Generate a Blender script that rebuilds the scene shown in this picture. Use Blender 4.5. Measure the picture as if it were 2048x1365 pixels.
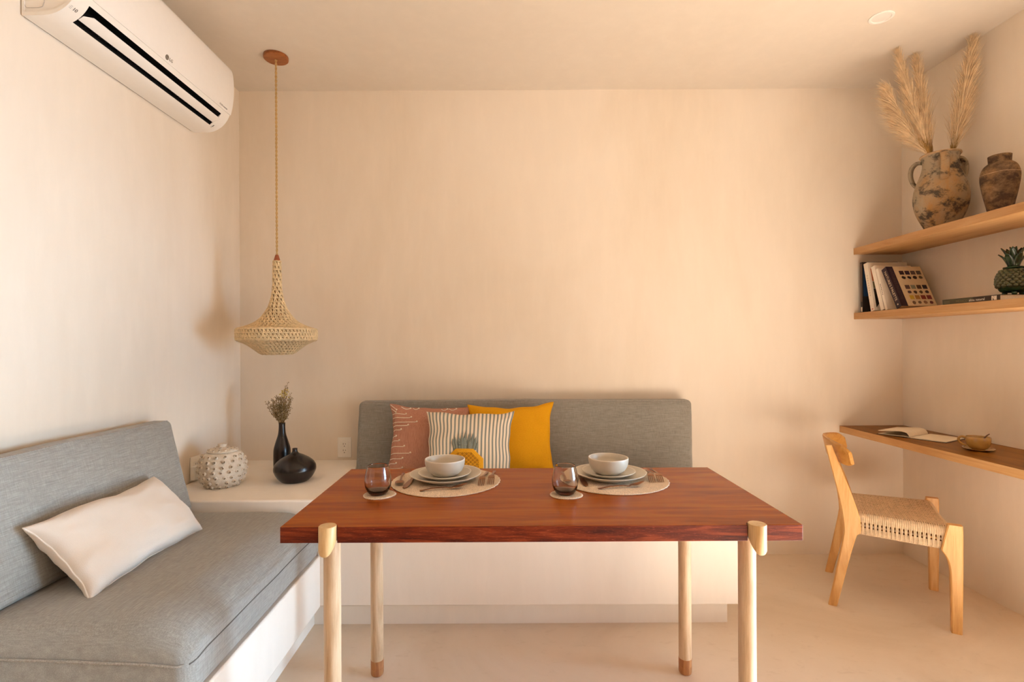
import bpy, bmesh, math, random
from mathutils import Vector, Matrix, noise as mnoise
PI = math.pi
random.seed(7)
S = bpy.context.scene
for o in list(bpy.data.objects): bpy.data.objects.remove(o)
COL = S.collection

# ------------------------------------------------------------------ camera
cam_d = bpy.data.cameras.new('camera'); cam = bpy.data.objects.new('camera', cam_d); COL.objects.link(cam)
cam_d.sensor_width = 36.0; cam_d.sensor_fit = 'HORIZONTAL'
cam_d.lens = 36.0*1020/2048
cam.location = (0, 0, 1.2)
ROLL = 0.005
cam.rotation_euler = (Matrix.Rotation(PI/2, 3, 'X') @ Matrix.Rotation(-ROLL, 3, 'Z')).to_euler()
cam_d.shift_x = 16/2048; cam_d.shift_y = 7.5/2048
cam_d.clip_start = 0.02
S.camera = cam

# ------------------------------------------------------------------ light
W = bpy.data.worlds.new('sky'); S.world = W; W.use_nodes = True
bg = W.node_tree.nodes['Background']
bg.inputs[0].default_value = (0.80, 0.90, 1.0, 1); bg.inputs[1].default_value = 1.0
def sun(name, energy, color, direction, angle):
    l = bpy.data.lights.new(name, 'SUN'); l.energy = energy; l.color = color; l.angle = angle
    o = bpy.data.objects.new(name, l); COL.objects.link(o)
    o.rotation_euler = Vector(direction).to_track_quat('-Z', 'Y').to_euler(); return o
sun('sun', 38.0, (0.97, 0.985, 1.0), (-0.60, 0.0, -0.80), 0.01)
def door_light(name, loc, rot, sx, sy, power, color):      # daylight from the bright terrace in the doorway
    l = bpy.data.lights.new(name, 'AREA'); l.shape = 'RECTANGLE'; l.size = sx; l.size_y = sy; l.energy = power; l.color = color; l.spread = math.radians(62)
    o = bpy.data.objects.new(name, l); COL.objects.link(o); o.location = loc; o.rotation_euler = rot; return o
XR, XL, YB, YF, ZC = 2.266, -1.50, 2.90, -1.9, 2.649
DY0, DY1, DZ = -0.60, 1.60, 2.10                          # door opening in the right wall
door_light('door_daylight', (XR+0.05, 1.10, 0.70), (0, PI/2, 0), 1.3, 1.05, 23.0, (0.50, 0.76, 1.0))
S.view_settings.view_transform = 'Standard'; S.view_settings.look = 'None'
S.view_settings.gamma = 1.0; S.view_settings.use_curve_mapping = False
S.view_settings.exposure = -0.08
S.cycles.max_bounces = 10; S.cycles.diffuse_bounces = 7; S.cycles.glossy_bounces = 5; S.cycles.transmission_bounces = 10
S.cycles.sample_clamp_indirect = 6.0
S.cycles.use_denoising = True
S.cycles.caustics_refractive = False; S.cycles.caustics_reflective = False

# ------------------------------------------------------------------ materials
class N:
    def __init__(s, name):
        s.m = bpy.data.materials.new(name); s.m.use_nodes = True
        s.t = s.m.node_tree; s.b = s.t.nodes['Principled BSDF']; s.n = s.t.nodes; s.l = s.t.links
        s.co = None
    def add(s, typ, **kw):
        x = s.n.new(typ)
        for k, v in kw.items():
            if k == 'inp':
                for kk, vv in v.items():
                    if hasattr(vv, 'is_linked') or isinstance(vv, bpy.types.NodeSocket): s.l.new(vv, x.inputs[kk])
                    else: x.inputs[kk].default_value = vv
            else: setattr(x, k, v)
        return x
    def coord(s, scale=(1,1,1), kind='Object', rot=(0,0,0)):
        if s.co is None: s.co = s.add('ShaderNodeTexCoord')
        mp = s.add('ShaderNodeMapping', inp={'Scale': scale, 'Rotation': rot}); s.l.new(s.co.outputs[kind], mp.inputs['Vector']); return mp.outputs[0]
    def noise(s, scale=5, vec=None, detail=4, rough=0.55, dist=0.0):
        x = s.add('ShaderNodeTexNoise', inp={'Scale': scale, 'Detail': detail, 'Roughness': rough, 'Distortion': dist})
        if vec is not None: s.l.new(vec, x.inputs['Vector'])
        return x.outputs['Fac']
    def ramp(s, fac, stops):
        r = s.add('ShaderNodeValToRGB'); s.l.new(fac, r.inputs[0]); e = r.color_ramp.elements
        while len(e) < len(stops): e.new(0.5)
        for el, (p, c) in zip(e, stops): el.position = p; el.color = (*c, 1) if len(c) == 3 else c
        return r.outputs[0]
    def mix(s, fac, a, b, mode='MIX'):
        x = s.add('ShaderNodeMix', data_type='RGBA', blend_type=mode)
        for sock, v in ((x.inputs[0], fac), (x.inputs[6], a), (x.inputs[7], b)):
            if isinstance(v, bpy.types.NodeSocket): s.l.new(v, sock)
            elif isinstance(v, (int, float)): sock.default_value = v
            else: sock.default_value = (*v, 1)
        return x.outputs[2]
    def math(s, op, a, b=0.0):
        x = s.add('ShaderNodeMath', operation=op)
        for i, v in enumerate((a, b)):
            if isinstance(v, bpy.types.NodeSocket): s.l.new(v, x.inputs[i])
            else: x.inputs[i].default_value = v
        return x.outputs[0]
    def bump(s, h, strength=0.2, dist=0.01):
        x = s.add('ShaderNodeBump', inp={'Strength': strength, 'Distance': dist}); s.l.new(h, x.inputs['Height']); s.l.new(x.outputs[0], s.b.inputs['Normal'])
    def out(s, color=None, rough=0.6, spec=0.4, **kw):
        if isinstance(color, bpy.types.NodeSocket): s.l.new(color, s.b.inputs['Base Color'])
        elif color is not None: s.b.inputs['Base Color'].default_value = (*color, 1)
        if isinstance(rough, bpy.types.NodeSocket): s.l.new(rough, s.b.inputs['Roughness'])
        else: s.b.inputs['Roughness'].default_value = rough
        s.b.inputs['Specular IOR Level'].default_value = spec
        for k, v in kw.items(): s.b.inputs[k.replace('_', ' ')].default_value = v
        return s.m

def plain(name, c, rough=0.5, spec=0.4, var=0.08, vs=40, **kw):
    n = N(name); f = n.noise(vs, n.coord(), 3)
    lo = tuple(x*(1-var) for x in c); hi = tuple(min(1, x*(1+var)) for x in c)
    return n.out(n.ramp(f, [(0.3, lo), (0.7, hi)]), rough, spec, **kw)

def plaster(name, base, var=0.07, seed=0.0, axis=(1,1,1)):
    n = N(name)
    a = n.noise(1.1, n.coord((1*axis[0], 1*axis[1], 0.55*axis[2])), 5, 0.6, 0.6)
    b = n.noise(7, n.coord((2.2, 2.2, 0.45)), 5, 0.65)
    c = n.noise(55, n.coord((1, 1, 0.35)), 3, 0.7)
    col = n.ramp(a, [(0.30, tuple(x*k for x, k in zip(base, (1-var*0.9, 1-var*1.2, 1-var*1.7)))), (0.52, base),
                     (0.72, tuple(min(0.95, x*k) for x, k in zip(base, (1+var*0.5, 1+var*0.7, 1+var*1.1))))])
    col = n.mix(n.math('MULTIPLY', b, 0.5), col, n.ramp(b, [(0.35, tuple(x*0.93 for x in base)), (0.65, tuple(min(1, x*1.05) for x in base))]))
    n.bump(n.math('ADD', n.math('MULTIPLY', b, 0.6), n.math('MULTIPLY', c, 0.25)), 0.12, 0.004)
    return n.out(col, 0.75, 0.25)

def wood(name, dark, mid, light, axis='x', scale=1.0, rough=0.35, spec=0.5, coat=0.0, fleck=0.0, contrast=1.0):
    n = N(name)
    st = {'x': (0.10, 1, 1), 'y': (1, 0.10, 1), 'z': (1, 1, 0.10)}[axis]
    sc = tuple(v*scale for v in st)
    v1 = n.coord(tuple(v*6 for v in sc)); a = n.noise(3.0, v1, 4, 0.55, 1.2)
    v2 = n.coord(tuple(v*40 for v in ((sc[0]*0.4, sc[1], sc[2]) if axis == 'x' else (sc[0], sc[1]*0.4, sc[2]) if axis == 'y' else (sc[0], sc[1], sc[2]*0.4))))
    b = n.noise(5.0, v2, 4, 0.7)
    f = n.math('ADD', n.math('MULTIPLY', a, 0.68), n.math('MULTIPLY', b, 0.32))
    d = 0.17/contrast
    col = n.ramp(f, [(0.5-d, dark), (0.5, mid), (0.5+d, light)])
    if fleck:
        g = n.noise(1.0, n.coord(tuple(v*260*scale for v in st)), 2, 0.6)
        col = n.mix(n.ramp(g, [(0.60, (0, 0, 0)), (0.72, (fleck,)*3)]), col, tuple(min(1, x*1.5+0.03) for x in light))
    n.bump(b, 0.06, 0.002)
    m = n.out(col, rough, spec)
    n.b.inputs['Coat Weight'].default_value = coat; n.b.inputs['Coat Roughness'].default_value = 0.12
    return m

def linen(name, lo, mid, hi, run='x'):
    n = N(name)
    A = {'x': (20, 420, 420), 'y': (420, 20, 420)}[run]
    B = {'x': (460, 45, 45), 'y': (45, 460, 45)}[run]
    a = n.noise(1.0, n.coord(A), 3, 0.6); b = n.noise(1.0, n.coord(B), 3, 0.6); c = n.noise(2.2, n.coord(), 3)
    f = n.math('ADD', n.math('ADD', n.math('MULTIPLY', a, 0.50), n.math('MULTIPLY', b, 0.34)), n.math('MULTIPLY', c, 0.16))
    col = n.ramp(f, [(0.36, lo), (0.50, mid), (0.64, hi)])
    n.bump(f, 0.35, 0.003)
    m = n.out(col, 0.95, 0.1); n.b.inputs['Sheen Weight'].default_value = 0.25; n.b.inputs['Sheen Roughness'].default_value = 0.5
    return m

M = {}
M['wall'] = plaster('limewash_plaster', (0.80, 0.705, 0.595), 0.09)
M['front'] = plaster('front_wall_bounce_tone', (0.55, 0.43, 0.32), 0.06)  # unseen wall behind the camera, brown chosen to warm and weaken bounced light
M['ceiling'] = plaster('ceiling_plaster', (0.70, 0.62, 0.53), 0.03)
M['bench'] = plaster('bench_plaster', (0.88, 0.81, 0.725), 0.04)
def floor_mat():
    n = N('polished_cement')
    a = n.noise(1.6, n.coord(), 6, 0.62, 0.8); b = n.noise(14, n.coord((1, 2.2, 1)), 5, 0.7, 0.6); c = n.noise(60, n.coord(), 3)
    col = n.ramp(a, [(0.28, (0.68, 0.555, 0.42)), (0.5, (0.75, 0.63, 0.50)), (0.74, (0.81, 0.70, 0.575))])
    col = n.mix(n.math('MULTIPLY', n.ramp(b, [(0.30, (1, 1, 1)), (0.42, (0, 0, 0))]), 0.25), col, (0.52, 0.39, 0.27))
    n.bump(b, 0.05, 0.003)
    return n.out(col, n.math('ADD', n.math('MULTIPLY', c, 0.2), 0.38), 0.35)
M['floor'] = floor_mat()
M['linen_y'] = linen('grey_linen_lengthwise', (0.235, 0.225, 0.205), (0.305, 0.295, 0.272), (0.39, 0.38, 0.355), 'y')
M['linen_x'] = linen('grey_linen_crosswise', (0.20, 0.183, 0.158), (0.265, 0.246, 0.215), (0.345, 0.322, 0.286), 'x')
M['seam'] = plain('seam_thread', (0.14, 0.13, 0.12), 0.9, 0.1)
M['seam_light'] = plain('piping_linen', (0.34, 0.32, 0.29), 0.9, 0.1, 0.25, 300)
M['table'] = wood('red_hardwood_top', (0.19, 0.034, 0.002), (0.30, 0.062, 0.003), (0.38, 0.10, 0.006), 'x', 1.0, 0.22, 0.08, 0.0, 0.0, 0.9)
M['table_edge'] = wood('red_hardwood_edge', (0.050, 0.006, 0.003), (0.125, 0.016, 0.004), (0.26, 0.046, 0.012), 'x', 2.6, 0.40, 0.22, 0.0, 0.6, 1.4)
M['leg'] = wood('pale_hardwood', (0.44, 0.28, 0.155), (0.60, 0.42, 0.26), (0.70, 0.53, 0.36), 'z', 1.6, 0.45, 0.4, 0, 0.10)
M['cap'] = wood('golden_hardwood', (0.47, 0.27, 0.105), (0.63, 0.40, 0.18), (0.72, 0.50, 0.26), 'z', 1.6, 0.42, 0.4, 0, 0.12)
M['foot'] = wood('red_foot_wood', (0.25, 0.08, 0.03), (0.42, 0.17, 0.06), (0.58, 0.30, 0.12), 'z', 3, 0.45)
M['shelf'] = wood('honey_oak', (0.43, 0.215, 0.075), (0.55, 0.30, 0.115), (0.63, 0.375, 0.17), 'y', 1.0, 0.5, 0.35, 0, 0.06)
M['shelf_edge'] = wood('pale_oak_edge', (0.40, 0.195, 0.07), (0.47, 0.25, 0.10), (0.53, 0.31, 0.145), 'y', 1.2, 0.5, 0.35, 0, 0.06)
M['desk_top'] = wood('brown_desk_top', (0.12, 0.038, 0.004), (0.21, 0.076, 0.007), (0.30, 0.125, 0.016), 'y', 1.3, 0.42, 0.18, 0, 0.08, 1.2)
M['chair'] = wood('honey_ash', (0.55, 0.27, 0.075), (0.68, 0.37, 0.125), (0.76, 0.47, 0.20), 'z', 1.8, 0.42, 0.45, 0.05, 0.06)
M['backrest'] = wood('amber_ash', (0.46, 0.19, 0.03), (0.58, 0.27, 0.055), (0.66, 0.35, 0.10), 'y', 2.2, 0.38, 0.45, 0.1, 0.0)
M['paper_cord'] = plain('paper_cord', (0.67, 0.495, 0.32), 0.75, 0.2, 0.14, 60)
M['raffia'] = plain('raffia', (0.70, 0.52, 0.30), 0.75, 0.2, 0.2, 70)
M['weave_hole_dark'] = plain('weave_hole_shade', (0.34, 0.21, 0.10), 0.85, 0.1)  # dark brown standing for the shade seen through the weave
M['rope'] = plain('jute_rope', (0.56, 0.37, 0.16), 0.85, 0.1, 0.2, 200)
M['teak'] = wood('teak_canopy', (0.17, 0.045, 0.012), (0.31, 0.095, 0.022), (0.42, 0.15, 0.04), 'x', 5, 0.4, 0.4)
M['cone'] = plain('stained_cone', (0.30, 0.075, 0.025), 0.45, 0.4, 0.1, 60)
M['white_plastic'] = plain('white_plastic', (0.86, 0.82, 0.77), 0.32, 0.5, 0.01)
M['white_panel'] = plain('white_panel', (0.87, 0.83, 0.79), 0.22, 0.5, 0.01)
M['black_hole'] = plain('dark_cavity', (0.012, 0.011, 0.012), 0.6, 0.2)
M['ink'] = plain('grey_ink', (0.11, 0.10, 0.095), 0.6, 0.2)
M['ink_pale'] = plain('pale_grey_ink', (0.42, 0.39, 0.37), 0.6, 0.2)
M['plate_white'] = plain('socket_plastic', (0.90, 0.86, 0.80), 0.4, 0.4, 0.01)
M['black_clay'] = plain('burnished_black_clay', (0.014, 0.009, 0.007), 0.24, 0.45, 0.2, 20)
M['ceramic'] = None
def ceramic():
    n = N('grey_cream_stoneware')
    a = n.noise(9, n.coord(), 4); v = n.add('ShaderNodeTexVoronoi', inp={'Scale': 75.0}); n.l.new(n.coord(), v.inputs['Vector'])
    col = n.ramp(a, [(0.3, (0.54, 0.475, 0.38)), (0.7, (0.62, 0.55, 0.45))])
    sp = n.ramp(v.outputs['Distance'], [(0.0, (0.5, 0.5, 0.5)), (0.035, (0, 0, 0))])
    col = n.mix(sp, col, (0.22, 0.15, 0.09))
    return n.out(col, 0.30, 0.5)
M['ceramic'] = ceramic()
M['ceramic_rim'] = plain('pale_stoneware_rim', (0.70, 0.62, 0.51), 0.32, 0.5, 0.05)
M['jute'] = plain('woven_palm', (0.73, 0.57, 0.42), 0.85, 0.15, 0.30, 420)
M['copper'] = plain('bronze_metal', (0.32, 0.14, 0.062), 0.30, 0.5, 0.1, 30, Metallic=0.85)
def glass_mat():
    n = N('smoked_glass')
    n.out((1, 1, 1), 0.0, 0.5)
    n.b.inputs['Transmission Weight'].default_value = 1.0; n.b.inputs['IOR'].default_value = 1.45
    v = n.add('ShaderNodeVolumeAbsorption', inp={'Color': (0.60, 0.42, 0.31, 1), 'Density': 115.0}); n.l.new(v.outputs[0], n.n['Material Output'].inputs['Volume'])
    return n.m
M['glass'] = glass_mat()
def jar_mat():
    n = N('white_crackle_clay')
    a = n.noise(14, n.coord(), 5, 0.6); b = n.noise(220, n.coord(), 2)
    col = n.ramp(a, [(0.3, (0.56, 0.46, 0.35)), (0.65, (0.76, 0.67, 0.55))])
    col = n.mix(n.ramp(b, [(0.60, (0, 0, 0)), (0.70, (0.6,)*3)]), col, (0.40, 0.30, 0.20))
    n.bump(b, 0.25, 0.002)
    return n.out(col, 0.7, 0.3)
M['jar'] = jar_mat()
M['stud_shade'] = plain('stud_hollow_shade', (0.36, 0.27, 0.185), 0.8, 0.2)  # clay darkened to put shade into the stud hollows
def jug_mat(name, base, warm, dark, seed, lim=0.55):
    n = N(name)
    a = n.noise(11+seed, n.coord((1, 1, 1.3)), 10, 0.74, 0.25); b = n.noise(6-seed*0.3, n.coord((1.3, 1, 0.7), rot=(0.4, 0.2, seed)), 8, 0.62); c = n.noise(120, n.coord(), 5, 0.75)
    col = n.ramp(b, [(0.46, base), (0.58, tuple((x+y)/2 for x, y in zip(base, warm))), (0.68, warm)])
    col = n.mix(n.ramp(a, [(0.42, (0.9,)*3), (lim, (0, 0, 0))]), col, dark)
    col = n.mix(n.math('MULTIPLY', n.ramp(c, [(0.55, (0, 0, 0)), (0.7, (1, 1, 1))]), 0.45), col, tuple(x*0.45 for x in base))
    n.bump(n.math('ADD', n.math('MULTIPLY', a, 0.7), n.math('MULTIPLY', c, 0.3)), 0.5, 0.006)
    return n.out(col, 0.85, 0.2)
M['jug'] = jug_mat('weathered_clay', (0.36, 0.285, 0.195), (0.42, 0.215, 0.07), (0.050, 0.044, 0.040), 0.4, 0.51)
M['jar_brown'] = jug_mat('dark_weathered_clay', (0.27, 0.17, 0.095), (0.36, 0.19, 0.065), (0.045, 0.025, 0.017), 2.2, 0.62)
M['jug_rim'] = plain('clay_rim', (0.46, 0.31, 0.18), 0.85, 0.2, 0.3, 30)
M['pampas'] = plain('pampas_plume', (0.78, 0.59, 0.37), 0.9, 0.1, 0.2, 30)
M['pampas_dark'] = plain('pampas_stalk', (0.50, 0.30, 0.105), 0.9, 0.1, 0.2, 30)
M['twig'] = plain('dried_twig', (0.22, 0.135, 0.05), 0.9, 0.1, 0.3, 60)
M['sprig'] = plain('dried_floret', (0.34, 0.25, 0.14), 0.9, 0.1, 0.4, 200)
M['petal'] = plain('dried_yellow_floret', (0.55, 0.40, 0.10), 0.9, 0.1, 0.3, 200)
M['green'] = plain('green_glaze', (0.016, 0.036, 0.012), 0.12, 0.6, 0.5, 30)
M['green_scale'] = plain('olive_glaze', (0.085, 0.085, 0.032), 0.2, 0.6, 0.4, 60)
M['cup'] = plain('ochre_glaze', (0.42, 0.225, 0.055), 0.13, 0.6, 0.12, 25)
M['coffee'] = plain('coffee', (0.05, 0.022, 0.010), 0.1, 0.5)
M['page'] = plain('paper', (0.78, 0.68, 0.53), 0.85, 0.1, 0.04)
M['page_edge'] = plain('page_block', (0.66, 0.55, 0.41), 0.9, 0.1, 0.12, 300)
M['white_cover'] = plain('white_cover', (0.78, 0.69, 0.58), 0.45, 0.4, 0.02)
M['black_cover'] = plain('black_cover', (0.016, 0.013, 0.013), 0.5, 0.4)
M['navy'] = plain('aubergine_cover', (0.028, 0.014, 0.022), 0.5, 0.3)
M['kraft'] = plain('kraft_cover', (0.62, 0.475, 0.30), 0.7, 0.2, 0.04)
def clear(name, c, rough=0.6): return plain(name, c, rough, 0.3, 0.04)
def lumbar_mat():
    n = N('cream_waffle')
    v = n.coord((420, 420, 420)); a = n.noise(1, v, 2)
    c = n.add('ShaderNodeTexChecker', inp={'Scale': 150.0}); n.l.new(n.coord(kind='UV'), c.inputs['Vector'])
    n.bump(n.math('ADD', c.outputs['Fac'], a), 0.25, 0.002)
    return n.out((0.74, 0.66, 0.58), 0.95, 0.1)
M['lumbar'] = lumbar_mat()
def stripes():
    n = N('cream_grey_stripes')
    sp = n.add('ShaderNodeSeparateXYZ'); n.l.new(n.coord(kind='UV'), sp.inputs[0])
    w = n.noise(300, n.coord(), 2)
    f = n.math('FRACT', n.math('MULTIPLY', sp.outputs[0], 23.0))
    s_ = n.ramp(f, [(0.0, (0, 0, 0)), (0.50, (0, 0, 0)), (0.56, (1, 1, 1)), (0.95, (1, 1, 1)), (1.0, (0, 0, 0))])
    col = n.mix(s_, (0.80, 0.66, 0.50), (0.245, 0.25, 0.215))
    n.bump(w, 0.3, 0.002)
    return n.out(col, 0.95, 0.1)
M['stripes'] = stripes()
def cotton(name, lo, hi, sc=(300, 40, 300)):
    n = N(name); a = n.noise(1, n.coord(sc), 3); n.bump(a, 0.3, 0.002)
    return n.out(n.ramp(a, [(0.3, lo), (0.7, hi)]), 0.95, 0.1)
M['pink'] = cotton('dusty_pink_cotton', (0.40, 0.18, 0.12), (0.53, 0.27, 0.185), (420, 420, 25))
M['mustard'] = cotton('mustard_cotton', (0.66, 0.30, 0.008), (0.76, 0.37, 0.014), (420, 420, 420))
M['cord_white'] = plain('white_cord', (0.82, 0.70, 0.56), 0.9, 0.1)
M['leaf_grey'] = cotton('grey_green_applique', (0.17, 0.18, 0.145), (0.25, 0.25, 0.20))
M['pine_yellow'] = cotton('yellow_applique', (0.66, 0.30, 0.012), (0.76, 0.38, 0.03))
M['pine_inner'] = cotton('ochre_applique', (0.36, 0.16, 0.012), (0.46, 0.21, 0.02))
M['lens'] = plain('frosted_lens', (0.78, 0.74, 0.69), 0.4, 0.4, 0.02)
# ------------------------------------------------------------------ geometry helpers
def catmull(pts, n=6):
    pts = [Vector(p) for p in pts]; out = []
    for i in range(len(pts)-1):
        p0 = pts[max(i-1, 0)]; p1 = pts[i]; p2 = pts[i+1]; p3 = pts[min(i+2, len(pts)-1)]
        for k in range(n):
            t = k/n; t2 = t*t; t3 = t2*t
            out.append(0.5*((2*p1)+(p2-p0)*t+(2*p0-5*p1+4*p2-p3)*t2+(3*p1-p0-3*p2+p3)*t3))
    out.append(pts[-1]); return out

class G:
    def __init__(s): s.v = []; s.f = []; s.m = []; s.uv = None
    def addv(s, p): s.v.append(tuple(p)); return len(s.v)-1
    def face(s, idx, m=0): s.f.append(tuple(idx)); s.m.append(m)
    def grid(s, rows, closed_u=False, closed_v=False, m=0, flip=False):
        base = len(s.v); nr = len(rows); nc = len(rows[0])
        for r in rows:
            for p in r: s.v.append(tuple(p))
        for i in range(nr if closed_v else nr-1):
            for j in range(nc if closed_u else nc-1):
                a = base+i*nc+j; b = base+i*nc+(j+1) % nc; c = base+((i+1) % nr)*nc+(j+1) % nc; d = base+((i+1) % nr)*nc+j
                s.face((a, d, c, b) if flip else (a, b, c, d), m)
        return base
    def lathe(s, prof, n=48, c=(0, 0, 0), m=0, cap=True):
        rows = []
        for r, z in prof:
            rows.append([(c[0]+r*math.cos(2*PI*k/n), c[1]+r*math.sin(2*PI*k/n), c[2]+z) for k in range(n)])
        b = s.grid(rows, closed_u=True, m=m)
        if cap:
            if prof[0][0] > 1e-6: s.face(tuple(reversed(range(b, b+n))), m)
            if prof[-1][0] > 1e-6: e = b+(len(prof)-1)*n; s.face(tuple(range(e, e+n)), m)
        return s
    def tube(s, pts, r, n=8, m=0, closed=False, cap=True):
        pts = [Vector(p) for p in pts]; L = len(pts); rows = []
        up = Vector((0, 0, 1)); nrm = None
        for i, p in enumerate(pts):
            if closed: t = (pts[(i+1) % L]-pts[i-1])
            else: t = (pts[min(i+1, L-1)]-pts[max(i-1, 0)])
            if t.length < 1e-9: t = Vector((0, 0, 1))
            t.normalize()
            if nrm is None:
                nrm = t.orthogonal().normalized()
            else:
                nrm = (nrm-t*nrm.dot(t))
                if nrm.length < 1e-6: nrm = t.orthogonal()
                nrm.normalize()
            bi = t.cross(nrm); rr = r[i] if hasattr(r, '__len__') else r
            rows.append([p+(nrm*math.cos(2*PI*k/n)+bi*math.sin(2*PI*k/n))*rr for k in range(n)])
        b = s.grid(rows, closed_u=True, closed_v=closed, m=m, flip=False)
        if cap and not closed:
            s.face(tuple(reversed(range(b, b+n))), m); e = b+(L-1)*n; s.face(tuple(range(e, e+n)), m)
        return s
    def box(s, x0, x1, y0, y1, z0, z1, m=0, top=None, xf=None):
        P = [(x0, y0, z0), (x1, y0, z0), (x1, y1, z0), (x0, y1, z0), (x0, y0, z1), (x1, y0, z1), (x1, y1, z1), (x0, y1, z1)]
        if xf: P = [xf(Vector(p)) for p in P]
        b = len(s.v); s.v += [tuple(p) for p in P]
        for k, q in enumerate([(0, 3, 2, 1), (4, 5, 6, 7), (0, 1, 5, 4), (1, 2, 6, 5), (2, 3, 7, 6), (3, 0, 4, 7)]):
            s.face([b+i for i in q], top if (k == 1 and top is not None) else m)
        return s
    def prism(s, poly, axis, a0, a1, m=0):           # poly in the two other axes, extruded
        def P(p, a):
            return {'y': (p[0], a, p[1]), 'x': (a, p[0], p[1]), 'z': (p[0], p[1], a)}[axis]
        n = len(poly); b = len(s.v)
        s.v += [P(p, a0) for p in poly]+[P(p, a1) for p in poly]
        for i in range(n): s.face((b+i, b+(i+1) % n, b+n+(i+1) % n, b+n+i), m)
        s.face(tuple(reversed(range(b, b+n))), m); s.face(tuple(range(b+n, b+2*n)), m)
        return s
    def ball(s, c, r, n=8, m=0, sq=(1, 1, 1)):
        prof = [(math.sin(PI*i/(n//2+1)), -math.cos(PI*i/(n//2+1))) for i in range(n//2+2)]
        rows = [[(c[0]+r*sq[0]*a*math.cos(2*PI*k/n), c[1]+r*sq[1]*a*math.sin(2*PI*k/n), c[2]+r*sq[2]*z) for k in range(n)] for a, z in prof]
        s.grid(rows, closed_u=True, m=m); return s
    def build(s, name, mats, parent=None, smooth=True, angle=40, bevel=0.0, seg=2, solid=0.0, fix=True):
        me = bpy.data.meshes.new(name); me.from_pydata(s.v, [], s.f)
        if not isinstance(mats, (list, tuple)): mats = [mats]
        for x in mats: me.materials.append(x)
        if len(mats) > 1: me.polygons.foreach_set('material_index', s.m)
        if s.uv:
            uvl = me.uv_layers.new(name='UVMap')
            for lp in me.loops: uvl.data[lp.index].uv = s.uv[lp.vertex_index]
        if fix:
            bm = bmesh.new(); bm.from_mesh(me)
            bmesh.ops.remove_doubles(bm, verts=bm.verts, dist=1e-6) if not s.uv else None
            bmesh.ops.recalc_face_normals(bm, faces=bm.faces); bm.to_mesh(me); bm.free()
        if smooth:
            me.polygons.foreach_set('use_smooth', [True]*len(me.polygons))
            if angle < 180: me.set_sharp_from_angle(angle=math.radians(angle))
        me.update()
        o = bpy.data.objects.new(name, me); COL.objects.link(o)
        if parent is not None: o.parent = parent
        if solid:
            md = o.modifiers.new('solid', 'SOLIDIFY'); md.thickness = solid; md.offset = 0
        if bevel:
            md = o.modifiers.new('bevel', 'BEVEL'); md.width = bevel; md.segments = seg; md.limit_method = 'ANGLE'; md.angle_limit = math.radians(30)
        return o

def thing(name, label, cat, loc=(0, 0, 0), rot=(0, 0, 0), group=None):
    o = bpy.data.objects.new(name, None); COL.objects.link(o); o.location = loc
    o.rotation_euler = rot if hasattr(rot, '__len__') else (0, 0, rot); o.empty_display_size = 0.05
    return tag(o, label, cat, group)
def tag(o, label, cat, group=None):
    o['label'] = label; o['category'] = cat
    if group: o['group'] = group
    return o
def struct(o): o['kind'] = 'structure'; return o
def stuff(o): o['kind'] = 'stuff'; return o
def copy_thing(root, loc, label, rot=None):
    c = root.copy(); COL.objects.link(c); c.location = loc; c['label'] = label
    if rot is not None: c.rotation_euler = rot
    for ch in list(root.children):
        d = ch.copy(); COL.objects.link(d); d.parent = c
        for g in list(ch.children):
            e = g.copy(); COL.objects.link(e); e.parent = d
    return c
def text_geo(txt, size, origin, d, up, g=None, m=0, align='LEFT', lift=0.0):
    cu = bpy.data.curves.new('lettering', 'FONT'); cu.body = txt; cu.size = size; cu.align_x = align; cu.resolution_u = 2
    ob = bpy.data.objects.new('lettering', cu); COL.objects.link(ob)
    dg = bpy.context.evaluated_depsgraph_get(); me = ob.evaluated_get(dg).to_mesh()
    d = Vector(d).normalized(); up = Vector(up).normalized(); nrm = d.cross(up); O = Vector(origin)
    g = g or G(); b = len(g.v)
    for v in me.vertices: g.v.append(tuple(O+d*v.co.x+up*v.co.y+nrm*lift))
    for p in me.polygons: g.face([b+i for i in p.vertices], m)
    ob.evaluated_get(dg).to_mesh_clear(); bpy.data.objects.remove(ob); bpy.data.curves.remove(cu)
    return g

# ------------------------------------------------------------------ room
T = 0.12
g = G(); g.box(XL-T, XR+T+2.5, YF-T, YB+T, -0.1, 0); struct(g.build('floor', M['floor'], smooth=False))
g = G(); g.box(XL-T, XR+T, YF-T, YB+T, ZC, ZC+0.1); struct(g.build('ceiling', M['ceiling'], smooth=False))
g = G(); g.box(XL-T, XR+T, YB, YB+T, 0, ZC); struct(g.build('wall_back', M['wall'], smooth=False))
g = G(); g.box(XL-T, XL, YF-T, YB, 0, ZC); struct(g.build('wall_left', M['wall'], smooth=False))
g = G(); g.box(XR, XR+T, DY1, YB, 0, ZC); g.box(XR, XR+T, YF, DY0, 0, ZC); g.box(XR, XR+T, DY0, DY1, DZ, ZC)
struct(g.build('wall_right', M['wall'], smooth=False))
g = G(); g.box(XL, XR+T, YF-T, YF, 0, ZC)
struct(g.build('wall_front', M['front'], smooth=False))

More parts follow.
